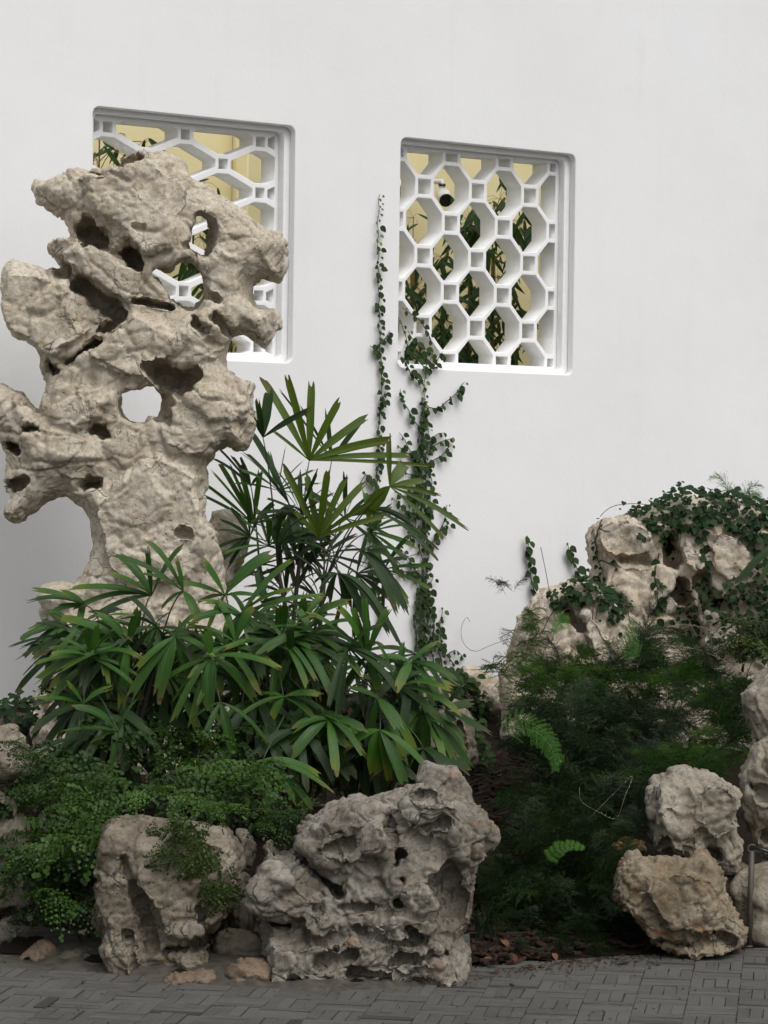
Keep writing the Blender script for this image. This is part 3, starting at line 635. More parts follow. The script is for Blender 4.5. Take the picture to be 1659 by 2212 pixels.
rock('boulder', 'pale grooved boulder draped with maidenhair left of the largest boulder', M_ROCKF, LB, 9.05, .21,
 [([(268,1835),(300,1785),(420,1778),(505,1808),(526,1870),(505,1930),(472,2005),(400,2032),(368,2022),(348,1970),(322,1910),(285,1880)], .20, .13),
  ([(212,1900),(250,1880),(285,1960),(290,2040),(300,2110),(270,2095),(235,2050),(205,1985)], .17, .06),
  ([(368,2035),(465,2020),(468,2070),(420,2092),(372,2085)], .12, .13), ([(225,2010),(300,1990),(345,2040),(340,2100),(300,2122),(262,2100)], .16, .09)], (), [((276,1840),(330,1975),7,.05),((330,1975),(342,2030),8,.05),((372,2036),(465,2014),7,.10),((288,2000),(305,2070),5,.04),((440,1940),(455,1990),6,.04)], vox=.0066, warp=.014, plates=.014, ridge=.006, pits=.006, lr=.4, rnd=.4, grit=1.2, chisel=7, cut=.8, seed=15.0, cat='boulder', base=2112)
rock('rock', 'pale rock cut by the left edge of picture below the tall holed rock', M_ROCKF, [(-90,1600),(-30,1578),(10,1570),(45,1585),(65,1620),(72,1660),(45,1690),(10,1705),(-60,1730),(-110,1680)], 9.75, .14, vox=.008, seed=22.0, base=1900)
rock('rock', 'dark hollowed rock on left edge under the maidenhair fern', M_ROCKM, [(-90,1705),(0,1700),(40,1730),(62,1785),(80,1840),(50,1880),(45,1905),(66,1960),(40,2010),(-90,2020)], 9.55, .16, [], (), [((-10,1745),(8,1752),20,.14),((20,1890),(60,1890),9,.08),((-20,1990),(30,1960),8,.07)], vox=.008, seed=26.0, base=2020)
rock('rock', 'low dark rock at the far left corner of the paving', M_ROCKG, [(-90,1990),(-10,1975),(30,1985),(62,2010),(40,2060),(-90,2085)], 9.3, .12, vox=.008, seed=29.0, base=2085)
rock('rock', 'slim pale upright rock between fern and left edge', M_ROCKF, [(64,1850),(78,1830),(92,1825),(98,1850),(90,1890),(70,1920),(58,1905)], 9.5, .06, vox=.007, seed=31.0, base=2000)
rock('stone', 'small pinkish stone with two round holes at left front corner', M_ROCKP, [(33,2088),(40,2062),(60,2042),(85,2030),(112,2038),(124,2062),(122,2088),(80,2100),(45,2098)], 9.08, .07, [], (), [((63,2076),(66,2078),8,.08),((96,2076),(99,2078),9,.09)], vox=.005, warp=.010, plates=.006, ridge=.005, seed=33.0, cat='stone', base=2097)
rock('stone', 'dull mossy grey stone beside the small two-holed stone', M_ROCKM, [(118,2066),(145,2042),(178,2046),(222,2058),(246,2088),(240,2112),(150,2110),(124,2096)], 9.06, .08, [], (), [], vox=.006, warp=.012, seed=35.0, cat='stone', base=2108)
rock('stone', 'small pale wedge stone above the mossy grey stone', M_ROCKW, [(150,2010),(178,1992),(205,2000),(204,2020),(196,2036),(160,2028)], 9.12, .05, vox=.006, warp=.010, seed=37.0, cat='stone', base=2040)
rock('stone', 'slim upright stone wedged between the two front boulders', M_ROCKM, [(492,1890),(528,1865),(552,1890),(560,1980),(556,2070),(548,2105),(500,2105),(490,2000)], 9.08, .09, vox=.007, warp=.01, seed=39.0, cat='stone', base=2090)
rock('stone', 'tan flat stone at the foot of the largest boulder', M_ROCKP, [(486,2090),(515,2066),(560,2066),(594,2092),(590,2140),(520,2142),(488,2128)], 8.74, .07, vox=.006, warp=.01, seed=41.0, cat='stone', base=2126)
rock('stone', 'pinkish low stone under the pale grooved boulder', M_ROCKP, [(352,2104),(400,2092),(445,2086),(478,2104),(496,2132),(440,2146),(380,2138),(346,2124)], 8.74, .06, vox=.006, warp=.010, seed=43.0, cat='stone', base=2136)
rock('stone', 'dark grey wedge stone low between the two front boulders', M_ROCKM, [(455,2010),(500,1985),(560,2010),(590,2060),(560,2100),(480,2096),(450,2060)], 8.98, .08, vox=.007, warp=.01, seed=86.0, cat='stone', base=2100)
rock('stone', 'brown stone behind gap between the two front boulders', M_ROCKM, [(500,1780),(540,1790),(575,1830),(560,1880),(520,1890),(495,1840)], 9.3, .09, vox=.008, seed=44.0, cat='stone', base=2090)
O1 = [(1300,1905),(1335,1880),(1351,1864),(1375,1850),(1415,1856),(1475,1868),(1500,1862),(1523,1854),(1547,1888),(1563,1920),(1583,1964),(1601,2000),(1599,2040),(1555,2066),(1495,2068),(1447,2056),(1405,2030),(1370,1996),(1335,1965),(1310,1940)]
rock('boulder', 'rust stained boulder left of the slim metal post', M_ROCKO, O1[1:], 9.42, .17, [([(1351,1868),(1480,1872),(1540,1895),(1590,1990),(1560,2015),(1450,2010),(1380,1960)], .18, .08), ([(1440,2020),(1560,2025),(1600,2040),(1550,2064),(1460,2060)], .12, .09)], (), [((1420,2022),(1480,2030),6,.06),((1530,2000),(1575,2022),6,.06)], vox=.0065, warp=.014, plates=.014, ridge=.007, fine=.006, lr=.35, rnd=.35, grit=1.5, chisel=6, cut=.82, seed=47.0, cat='boulder', base=2064)
O2 = [(1400,1692),(1435,1664),(1495,1656),(1555,1664),(1580,1688),(1595,1724),(1595,1772),(1611,1828),(1600,1884),(1563,1892),(1531,1870),(1491,1872),(1455,1862),(1419,1848),(1403,1824),(1399,1788),(1395,1740)]
rock('boulder', 'pale pitted boulder resting above the rust stained boulder', M_ROCKH, O2, 9.75, .16, [([(1405,1700),(1440,1672),(1480,1700),(1480,1800),(1470,1855),(1420,1845),(1405,1800)], .13, .10), ([(1490,1680),(1560,1672),(1590,1720),(1590,1790),(1540,1830),(1490,1800)], .13, .11), ([(1455,1680),(1520,1690),(1525,1860),(1465,1865)], .13, .08)], (), [((1405,1776),(1410,1778),13,.10),((1428,1815),(1440,1840),14,.09),((1525,1832),(1542,1840),11,.10),((1585,1745),(1592,1755),13,.09),((1500,1872),(1530,1850),7,.06)], vox=.0065, warp=.014, plates=.013, ridge=.008, pits=.012, lr=.5, rnd=.5, grit=1.2, chisel=6, cut=.8, seed=51.0, cat='boulder', base=1950)
rock('rock', 'pale rock at right edge above the slim metal post', M_ROCKH, [(1598,1700),(1612,1640),(1655,1600),(1720,1590),(1740,1740),(1720,1880),(1655,1872),(1618,1850),(1600,1780)], 9.8, .18, [], (), [((1625,1700),(1640,1705),14,.08),((1640,1800),(1665,1812),8,.08)], vox=.0075, seed=55.0, base=1950)
rock('rock', 'smooth pale rock at right edge behind the slim metal post', M_ROCKH, [(1582,1905),(1620,1872),(1659,1862),(1730,1855),(1740,2056),(1640,2062),(1600,2030),(1590,1960)], 9.65, .16, vox=.008, plates=.006, ridge=.005, seed=57.0, base=2056)
rock('rock', 'tilted pale rock at right edge halfway up beside the ferns', M_ROCKH, [(1600,1510),(1620,1470),(1650,1432),(1720,1400),(1760,1500),(1740,1640),(1650,1630),(1612,1570)], 10.3, .15, vox=.009, seed=59.0, base=1700)
rock('rock', 'dark mossy rock in gap beside the rust stained boulder', M_ROCKM, [(1545,1850),(1600,1835),(1640,1880),(1640,2040),(1580,2050),(1550,1960)], 9.75, .12, vox=.009, seed=83.0, base=2060)
rock('stone', 'ochre stone in the dark gap left of the pale pitted boulder', M_ROCKY, [(1318,1822),(1350,1806),(1385,1804),(1402,1822),(1398,1846),(1360,1856),(1322,1850)], 10.0, .09, vox=.007, warp=.012, seed=61.0, cat='stone', base=1900)
R6 = [(1273,1136),(1291,1120),(1331,1116),(1375,1112),(1415,1094),(1455,1072),(1515,1066),(1575,1080),(1635,1096),(1720,1110),(1780,1300),(1760,1640),(1330,1640),(1290,1420),(1290,1330),(1283,1222),(1279,1186)]
R6L = [([(1276,1142),(1330,1116),(1395,1146),(1399,1190),(1376,1207),(1330,1197),(1298,1182)], .13, .20),
 ([(1468,1162),(1487,1168),(1513,1202),(1520,1240),(1500,1250),(1480,1228),(1455,1198)], .10, .22),
 ([(1520,1160),(1560,1150),(1605,1178),(1614,1220),(1562,1260),(1530,1244)], .12, .20),
 ([(1310,1220),(1345,1222),(1420,1212),(1450,1245),(1442,1282),(1400,1300),(1395,1400),(1340,1420),(1300,1330)], .15, .14),
 ([(1390,1310),(1440,1290),(1440,1400),(1390,1420)], .10, .12),
 ([(1400,1090),(1500,1062),(1660,1096),(1700,1160),(1440,1170)], .14, .06)]
rock('rock', 'tall cream rock against the white wall topped by dark vines', M_ROCKW, R6, 13.0, .20, R6L, (), [((1455,1262),(1470,1290),20,.24),((1440,1170),(1448,1215),17,.16),((1505,1255),(1530,1300),20,.14),((1335,1208),(1385,1214),9,.10),((1470,1330),(1500,1420),30,.12)], vox=.011, warp=.03, plates=.016, ridge=.009, chisel=7, cut=.8, lr=.5, seed=63.0, base=1640, kl=.02)
R7 = [(1083,1465),(1095,1422),(1115,1362),(1127,1322),(1147,1282),(1195,1262),(1255,1248),(1290,1260),(1345,1300),(1360,1400),(1350,1640),(1070,1640)]
rock('rock', 'ridged cream rock below the tall vine topped rock', M_ROCKW, R7, 12.6, .16, [([(1190,1365),(1210,1345),(1235,1352),(1240,1385),(1200,1420),(1165,1430)], .09, .18), ([(1250,1310),(1290,1340),(1330,1400),(1340,1430),(1290,1420),(1260,1370)], .10, .18), ([(1120,1350),(1150,1290),(1190,1300),(1160,1400),(1110,1450)], .10, .10), ([(1340,1360),(1380,1380),(1400,1420),(1350,1430)], .08, .18)], (), [((1225,1330),(1250,1350),12,.12),((1250,1400),(1260,1420),8,.08)], vox=.010, warp=.025, plates=.015, ridge=.012, seed=67.0, base=1640)
rock('rock', 'low tan rock behind the palms at foot of the climbing fig', M_ROCKF, [(840,1500),(853,1477),(885,1463),(937,1470),(965,1490),(985,1505),(1013,1533),(1022,1573),(1028,1621),(1013,1655),(995,1670),(1000,1790),(830,1790),(830,1560)], 11.5, .16, [([(850,1480),(900,1465),(955,1480),(950,1520),(900,1530)], .10, .10)], (), [((905,1530),(945,1525),10,.10),((990,1560),(1000,1620),7,.05)], vox=.009, seed=71.0, base=1790)
rock('rock', 'flat pale rock at base of white wall right of climbing fig', M_ROCKW, [(985,1450),(1000,1434),(1029,1431),(1069,1450),(1097,1485),(1100,1540),(980,1540)], 13.1, .14, vox=.010, seed=73.0, base=1540)
rock('rock', 'mossy block of rock just behind the largest boulder', M_ROCKG, [(895,1680),(930,1650),(975,1648),(992,1672),(1010,1720),(1030,1760),(900,1780)], 9.6, .13, vox=.008, seed=75.0, base=1900)
rock('rock', 'dark low rock at the wall foot on the left edge', M_ROCKM, [(-60,1545),(0,1530),(60,1520),(80,1555),(70,1600),(-60,1620)], 10.6, .14, vox=.01, seed=77.0, base=1640)
# mortar skirt along the front of the bed
V = []; Fc = []; n = 120
for i in range(n):
    px = -300 + 1320 * i / (n - 1); j = 0
    p = on_ground(px, np.interp(px, [q[0] for q in front_pts], [q[1] for q in front_pts]))
    wv = 0.03 + 0.012 * math.sin(i * 0.21 + 1)
    V += [(p.x, p.y - wv, 0.002), (p.x, p.y + 0.06, 0.030 + 0.006 * math.sin(i * 0.37) + 0.003 * math.sin(i * 1.1)), (p.x, p.y + 0.34, 0.082)]
for i in range(n - 1):
    for k in (0, 1): Fc.append((i * 3 + k, i * 3 + 3 + k, i * 3 + 4 + k, i * 3 + 1 + k))
tag(link('mortar_footing', mesh('mortar_footing', V, Fc), None, mat_plain('sandy_mortar', (0.075, 0.068, 0.056), 0.95, 0, 0.1, 30, 0.35)), kind='structure')
#@@PLANTS
# ================================================================== PLANTS
CAMP = Vector((0, 0, H))
def bez(a, c, b, n): return [a * (1 - t) ** 2 + c * 2 * t * (1 - t) + b * t * t for t in [i / n for i in range(n + 1)]]
def blade(path, W, nrm, fold=0.25, blunt=True, tw=0.0, cols=4):
    """a pleated leaf blade along a 3-D path"""
    n = len(path) - 1; V = []; UV = []; Fc = []
    teeth = [random.uniform(-0.02, 0.03) for _ in range(cols + 1)]
    for i, p in enumerate(path):
        t = i / n; tg = (path[min(i + 1, n)] - path[max(i - 1, 0)]).normalized()
        sd = tg.cross(nrm).normalized()
        if tw: sd = Quaternion(tg, tw * t) @ sd
        nn = sd.cross(tg).normalized()
        if blunt: wd = W * (0.13 + 0.87 * min(1, t / 0.42) ** 0.8) * (1 - 0.22 * max(0, (t - 0.88) / 0.12) ** 1.6)
        else: wd = W * max(0.03, (min(1, t / 0.3) ** 0.8) * (1 - max(0, (t - 0.3) / 0.7) ** 1.6))
        for k in range(cols + 1):
            u = k / cols * 2 - 1; z = abs(u) * fold * wd * 0.5
            q = p + sd * (u * wd * 0.5) + nn * (z + (0.04 * wd if k % 2 else 0))
            if i == n and blunt: q = q + tg * teeth[k]
            V.append(q); UV.append((k / cols, t))
    m = cols + 1
    for i in range(n):
        for k in range(cols): Fc.append((i * m + k, i * m + k + 1, (i + 1) * m + k + 1, (i + 1) * m + k))
    return V, Fc, UV
def frond(plant, hub, z, tips, mat, root, upright=False, sag=0.16, wdef=24, pet_mat=None, zr=0.10):
    h = at(hub[0], hub[1], z)
    c = (h + root) / 2 + Vector((0, 0, 0.10)) + (h - root).cross(Vector((0, 0, 1))) * random.uniform(-.1, .1)
    mb = MB(); mb.tube(bez(root, c, h, 8), [0.0045 - 0.0022 * i / 8 for i in range(9)], 6)
    fr = child('frond', mb.build('frond'), plant, pet_mat or M_PET)
    for tp in tips:
        wpx = tp[2] if len(tp) > 2 else wdef; dz = tp[3] if len(tp) > 3 else random.uniform(-zr, zr * 0.6)
        e = at(tp[0], tp[1], z + dz); L = (e - h).length; a = h
        ctl = (a + e) / 2 + Vector((0, 0, 1)) * L * (sag * random.uniform(0.6, 1.3)) + (CAMP - h).normalized() * L * 0.06
        tocam = (CAMP - h).normalized()
        nrm = (tocam + Vector((random.uniform(-.25, .25), 0, 0.15))) if upright else (tocam * 0.55 + Vector((random.uniform(-.3, .3), 0, 0.8)))
        V, Fc, UV = blade(bez(a, ctl, e, 11), wpx * (0.85 if upright else 1.0) * z / F, nrm.normalized(), fold=random.uniform(0.12, 0.4), tw=random.uniform(-.35, .35))
        child('leaflet', mesh('leaflet', V, Fc, True, UV), fr, mat)
    return fr
def fan(plant, hub, z, ang, spread, n, L, mat, root, wpx=22, droop=0.3, sag=0.2, zr=0.15):
    tips = []
    for i in range(n):
        a = math.radians(ang + spread * (i / (n - 1) - .5) * 1.0 + random.uniform(-6, 6)); l = L * random.uniform(.75, 1.1)
        tips.append((hub[0] + l * math.cos(a), hub[1] - l * math.sin(a) + droop * l * random.uniform(.6, 1.3), wpx * random.uniform(.65, 1.25)))
    frond(plant, hub, z, tips, mat, root, sag=sag, zr=zr)
def palm(label, bx, by, bz, stems):
    b = at(bx, by, bz); b.z = soil_h(b.x, b.y) - 0.02
    pl = empty('lady_palm', b); tag(pl, label, 'palm', 'lady palms in the rock bed')
    roots = []
    for sx, sy, sz in stems:
        tpt = at(sx, sy, sz); o = b + Vector((random.uniform(-.08, .08), random.uniform(-.06, .06), 0))
        mb = MB(); mb.tube(bez(o, (o + tpt) / 2 + Vector((random.uniform(-.05, .05), 0, 0)), tpt, 7), [0.013 - 0.004 * i / 7 for i in range(8)], 7)
        child('stem', mb.build('stem'), pl, M_STEM); roots.append(tpt)
    return pl, roots
# ---- tall palm behind the others, its upper fans against the white wall
pt, rt = palm('tall lady palm with upright backlit fans against the white wall', 640, 1560, 11.9, [(650, 1190, 11.9), (600, 1230, 11.85), (700, 1260, 11.9), (560, 1220, 12.0), (740, 1290, 11.8)])
UPR = dict(upright=True, sag=0.05)
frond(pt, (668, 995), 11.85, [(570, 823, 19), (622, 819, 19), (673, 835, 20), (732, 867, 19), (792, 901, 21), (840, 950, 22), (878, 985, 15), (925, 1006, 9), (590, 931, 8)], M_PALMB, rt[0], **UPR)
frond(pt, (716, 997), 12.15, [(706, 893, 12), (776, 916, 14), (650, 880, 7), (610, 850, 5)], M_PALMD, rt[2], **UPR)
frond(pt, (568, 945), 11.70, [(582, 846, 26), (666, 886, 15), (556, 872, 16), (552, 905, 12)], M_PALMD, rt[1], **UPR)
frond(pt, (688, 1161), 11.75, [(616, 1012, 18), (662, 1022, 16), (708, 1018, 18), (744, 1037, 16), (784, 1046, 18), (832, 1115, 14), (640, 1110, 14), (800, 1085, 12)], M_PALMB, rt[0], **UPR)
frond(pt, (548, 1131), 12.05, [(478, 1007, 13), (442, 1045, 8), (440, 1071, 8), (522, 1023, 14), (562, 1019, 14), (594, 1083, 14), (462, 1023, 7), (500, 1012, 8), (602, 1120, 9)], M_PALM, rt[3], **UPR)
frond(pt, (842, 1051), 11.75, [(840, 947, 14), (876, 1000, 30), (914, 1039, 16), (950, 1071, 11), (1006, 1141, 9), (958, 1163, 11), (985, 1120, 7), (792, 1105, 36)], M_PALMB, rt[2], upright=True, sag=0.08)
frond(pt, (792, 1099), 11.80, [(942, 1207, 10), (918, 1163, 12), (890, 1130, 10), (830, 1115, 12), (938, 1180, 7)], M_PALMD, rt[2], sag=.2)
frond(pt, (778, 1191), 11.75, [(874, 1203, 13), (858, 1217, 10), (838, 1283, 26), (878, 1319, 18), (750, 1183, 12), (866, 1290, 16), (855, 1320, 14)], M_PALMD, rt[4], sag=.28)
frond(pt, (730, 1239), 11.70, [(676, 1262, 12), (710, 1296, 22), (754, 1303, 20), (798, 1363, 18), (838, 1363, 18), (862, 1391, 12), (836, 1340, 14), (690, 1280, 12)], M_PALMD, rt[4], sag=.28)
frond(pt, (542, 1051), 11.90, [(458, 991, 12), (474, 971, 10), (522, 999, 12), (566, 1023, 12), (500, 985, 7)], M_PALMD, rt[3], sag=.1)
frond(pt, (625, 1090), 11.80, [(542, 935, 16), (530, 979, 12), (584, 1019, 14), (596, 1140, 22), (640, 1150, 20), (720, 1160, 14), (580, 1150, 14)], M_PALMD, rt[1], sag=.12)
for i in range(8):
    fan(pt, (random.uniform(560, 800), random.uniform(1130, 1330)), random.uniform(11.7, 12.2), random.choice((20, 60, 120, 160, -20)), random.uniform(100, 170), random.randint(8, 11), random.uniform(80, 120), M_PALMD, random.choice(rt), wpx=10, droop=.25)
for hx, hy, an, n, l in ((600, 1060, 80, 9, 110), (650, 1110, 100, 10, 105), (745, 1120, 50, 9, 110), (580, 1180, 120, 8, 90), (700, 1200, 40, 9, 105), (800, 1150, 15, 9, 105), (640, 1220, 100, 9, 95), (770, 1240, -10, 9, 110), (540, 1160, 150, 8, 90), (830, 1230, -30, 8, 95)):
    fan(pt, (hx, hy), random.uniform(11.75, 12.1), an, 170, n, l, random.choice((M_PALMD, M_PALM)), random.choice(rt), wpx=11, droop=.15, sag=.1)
# ---- low palms in front of the tall rock
pa, ra = palm('low lady palm spreading in front of the tall holed rock at left', 250, 1640, 10.5, [(300, 1400, 10.5), (240, 1440, 10.45), (180, 1470, 10.5), (340, 1420, 10.45)])
pb, rb = palm('broad leaved lady palm in the middle of the clump', 520, 1640, 10.45, [(500, 1400, 10.5), (540, 1430, 10.4), (450, 1450, 10.4), (600, 1430, 10.5), (620, 1540, 10.35)])
pc, rc = palm('bright lady palm at right of the clump above the largest boulder', 780, 1650, 10.5, [(790, 1470, 10.5), (850, 1500, 10.5), (740, 1480, 10.55), (810, 1560, 10.4), (900, 1580, 10.5)])
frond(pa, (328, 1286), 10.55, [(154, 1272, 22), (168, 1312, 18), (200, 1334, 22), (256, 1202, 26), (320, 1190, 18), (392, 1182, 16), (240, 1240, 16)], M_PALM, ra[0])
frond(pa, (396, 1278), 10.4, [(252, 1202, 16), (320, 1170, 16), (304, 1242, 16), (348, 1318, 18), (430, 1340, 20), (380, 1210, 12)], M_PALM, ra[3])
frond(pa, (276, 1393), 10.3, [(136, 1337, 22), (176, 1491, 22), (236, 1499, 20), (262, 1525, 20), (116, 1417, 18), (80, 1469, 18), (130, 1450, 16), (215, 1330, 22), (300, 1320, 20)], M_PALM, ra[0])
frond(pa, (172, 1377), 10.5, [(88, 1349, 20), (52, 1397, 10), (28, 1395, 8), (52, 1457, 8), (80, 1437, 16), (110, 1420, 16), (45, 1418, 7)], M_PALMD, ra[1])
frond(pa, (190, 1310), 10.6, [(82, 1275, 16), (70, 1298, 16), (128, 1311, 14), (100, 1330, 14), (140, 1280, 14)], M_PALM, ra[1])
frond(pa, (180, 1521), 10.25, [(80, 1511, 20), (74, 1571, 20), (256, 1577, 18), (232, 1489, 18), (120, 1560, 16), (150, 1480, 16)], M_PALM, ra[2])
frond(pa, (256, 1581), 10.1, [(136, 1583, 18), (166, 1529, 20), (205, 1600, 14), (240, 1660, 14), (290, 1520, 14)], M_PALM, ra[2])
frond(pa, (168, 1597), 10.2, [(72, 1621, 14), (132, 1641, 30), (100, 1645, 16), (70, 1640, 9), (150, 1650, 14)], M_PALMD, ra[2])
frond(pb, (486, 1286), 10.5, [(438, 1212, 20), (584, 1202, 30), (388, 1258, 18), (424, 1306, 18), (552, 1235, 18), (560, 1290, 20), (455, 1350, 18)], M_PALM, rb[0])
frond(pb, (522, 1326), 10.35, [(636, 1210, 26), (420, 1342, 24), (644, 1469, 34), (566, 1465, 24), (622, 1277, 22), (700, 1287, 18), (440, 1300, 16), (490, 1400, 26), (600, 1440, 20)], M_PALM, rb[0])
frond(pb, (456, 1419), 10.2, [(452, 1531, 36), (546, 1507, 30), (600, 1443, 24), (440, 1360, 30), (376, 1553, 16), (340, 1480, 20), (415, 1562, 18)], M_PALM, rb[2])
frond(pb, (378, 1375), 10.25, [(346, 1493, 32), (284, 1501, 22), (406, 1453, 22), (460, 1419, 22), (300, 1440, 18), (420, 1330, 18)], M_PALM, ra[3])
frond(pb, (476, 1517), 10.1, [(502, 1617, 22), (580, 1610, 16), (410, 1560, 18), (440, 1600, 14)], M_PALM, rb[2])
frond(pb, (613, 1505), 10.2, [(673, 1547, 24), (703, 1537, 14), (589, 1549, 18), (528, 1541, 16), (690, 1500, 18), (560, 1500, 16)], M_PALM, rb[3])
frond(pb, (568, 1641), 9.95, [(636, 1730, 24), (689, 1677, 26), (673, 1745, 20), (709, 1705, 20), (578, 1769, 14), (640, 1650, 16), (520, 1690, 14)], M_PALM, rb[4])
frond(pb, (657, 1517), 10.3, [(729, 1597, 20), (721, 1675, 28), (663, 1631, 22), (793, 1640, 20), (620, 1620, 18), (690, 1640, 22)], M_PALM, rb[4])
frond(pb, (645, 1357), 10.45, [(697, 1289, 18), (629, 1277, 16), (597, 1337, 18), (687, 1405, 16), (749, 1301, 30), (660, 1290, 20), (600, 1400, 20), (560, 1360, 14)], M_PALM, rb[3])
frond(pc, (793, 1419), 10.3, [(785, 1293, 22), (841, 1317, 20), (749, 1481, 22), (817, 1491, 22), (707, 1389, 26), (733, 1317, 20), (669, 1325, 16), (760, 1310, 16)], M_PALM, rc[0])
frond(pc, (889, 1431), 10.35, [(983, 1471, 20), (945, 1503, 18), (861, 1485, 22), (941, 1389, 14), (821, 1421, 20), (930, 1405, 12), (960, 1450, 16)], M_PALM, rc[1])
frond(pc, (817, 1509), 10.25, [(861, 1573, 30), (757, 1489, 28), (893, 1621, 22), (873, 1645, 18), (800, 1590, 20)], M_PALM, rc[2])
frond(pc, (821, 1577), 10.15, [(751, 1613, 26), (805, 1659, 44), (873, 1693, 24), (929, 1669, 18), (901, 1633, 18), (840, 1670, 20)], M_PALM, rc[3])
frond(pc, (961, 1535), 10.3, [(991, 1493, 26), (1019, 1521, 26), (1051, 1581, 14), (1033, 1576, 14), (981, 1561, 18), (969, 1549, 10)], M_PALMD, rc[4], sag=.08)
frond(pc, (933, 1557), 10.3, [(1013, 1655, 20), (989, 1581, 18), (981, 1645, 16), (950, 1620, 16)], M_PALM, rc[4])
for i in range(34):
    k = random.choice((0, 0, 1, 1, 1, 2, 2)); P_, R_ = ((pa, ra), (pb, rb), (pc, rc))[k]; x0, x1 = ((130, 400), (380, 700), (640, 930))[k]
    fan(P_, (random.uniform(x0, x1), random.uniform(1380, 1600)), random.uniform(10.5, 10.95), random.choice((0, 40, 90, 140, 180, -50, -130)), random.uniform(150, 260), random.randint(6, 8), random.uniform(70, 125), random.choice((M_PALM, M_PALMD)), random.choice(R_), wpx=22, droop=.45)
for i in range(30):
    k = random.choice((0, 1, 1, 2, 2)); P_, R_ = ((pa, ra), (pb, rb), (pc, rc))[k]; x0, x1 = ((150, 330), (470, 720), (660, 960))[k]
    fan(P_, (random.uniform(x0, x1), random.uniform(1500, 1625)), random.uniform(10.2, 10.6), -90, random.uniform(120, 200), random.randint(7, 10), random.uniform(75, 120), random.choice((M_PALM, M_PALMD, M_PALMD)), random.choice(R_), wpx=22, droop=.25)
for i in range(38):
    k = random.choice((0, 0, 1, 1, 2)); P_, R_ = ((pa, ra), (pb, rb), (pc, rc))[k]; x0, x1 = ((110, 380), (400, 680), (640, 900))[k]
    fan(P_, (random.uniform(x0, x1), random.uniform(1330, 1500)), random.uniform(10.25, 10.7), random.choice((30, 80, 140, -60, -120)), random.uniform(160, 260), random.randint(7, 10), random.uniform(80, 130), random.choice((M_PALM, M_PALM, M_PALMD)), random.choice(R_), wpx=17, droop=.4)
pe, re_ = palm('lady palm reaching in over the right edge of the picture', 1760, 1500, 12.0, [(1760, 1300, 12.0)])
frond(pe, (1716, 1160), 12.0, [(1598, 1254, 18), (1625, 1215, 12), (1640, 1260, 12), (1690, 1280, 16)], M_PALMD, re_[0])
# ---- small leaves
def leaf_mesh(name, L, W, heart=0.15, cup=0.18, mat=None):
    V = [(0, 0, 0)]; UV = [(.5, 0)]
    prof = [(0.06, .55), (0.25, 0.95), (0.45, 1.0), (0.68, .72), (0.88, .32)]
    for sgn in (-1, 1):
        for t, wd in prof: V.append((sgn * wd * W / 2, -t * L + (heart * L * 0.4 if t < .1 else 0), cup * wd * W / 2)); UV.append((.5 + sgn * wd / 2, t))
    V.append((0, -L, -0.06 * L)); UV.append((.5, 1)); V.append((0, -0.45 * L, 0)); UV.append((.5, .45))
    tip, mid = 11, 12
    Fc = [(0, mid, 2, 1), (mid, 3, 2), (mid, 4, 3), (mid, tip, 5, 4), (0, 6, 7, mid), (mid, 7, 8), (mid, 8, 9), (mid, 9, 10, tip)]
    me = mesh(name, V, Fc, True, UV)
    if mat: me.materials.append(mat)
    return me
FIGL = [leaf_mesh('leaf', 0.031 * s, 0.025 * s, mat=M_FIG) for s in (0.75, 0.95, 1.15, 1.3)]
FIGY = [leaf_mesh('leaf', 0.028 * s, 0.022 * s, mat=M_FIGY) for s in (0.7, 0.95)]
IVYL = [leaf_mesh('leaf', 0.034 * s, 0.028 * s, mat=M_IVY) for s in (0.6, 0.8, 1.0, 1.2)]
def leaf_matrix(p, nrm, down, tilt, roll):
    n = nrm.normalized(); y = -(down - n * down.dot(n)).normalized(); x = y.cross(n).normalized()
    m = Matrix((x, y, n)).transposed()
    m = m @ Matrix.Rotation(roll, 3, 'Z') @ Matrix.Rotation(tilt, 3, 'X')
    mm = m.to_4x4(); mm.translation = p; return mm
def put_leaves(plant, items, limit=300):
    """items: (mesh, matrix, size in view)"""
    items.sort(key=lambda q: -q[2]); rest = MB(); mt = None
    for i, (me, mx, sz) in enumerate(items):
        if i < limit: child('leaf', me, plant, None, mx)
        else:
            rest.add([mx @ v.co for v in me.vertices], [tuple(p.vertices) for p in me.polygons], [(.5, .5)] * len(me.vertices)); mt = mt or me.materials[0]
    if rest.v: tag(child('foliage', rest.build('foliage'), plant, mt), kind='stuff')
def smooth_path(pts, step=4.0):
    out = []
    for i in range(len(pts) - 1):
        p0, p1, p2, p3 = pts[max(i - 1, 0)], pts[i], pts[i + 1], pts[min(i + 2, len(pts) - 1)]
        n = max(1, int(math.dist(p1, p2) / step))
        for k in range(n):
            t = k / n
            out.append(tuple(0.5 * (2 * p1[c] + (p2[c] - p0[c]) * t + (2 * p0[c] - 5 * p1[c] + 4 * p2[c] - p3[c]) * t * t + (3 * p1[c] - p0[c] - 3 * p2[c] + p3[c]) * t ** 3) for c in (0, 1)))
    out.append(pts[-1]); return out
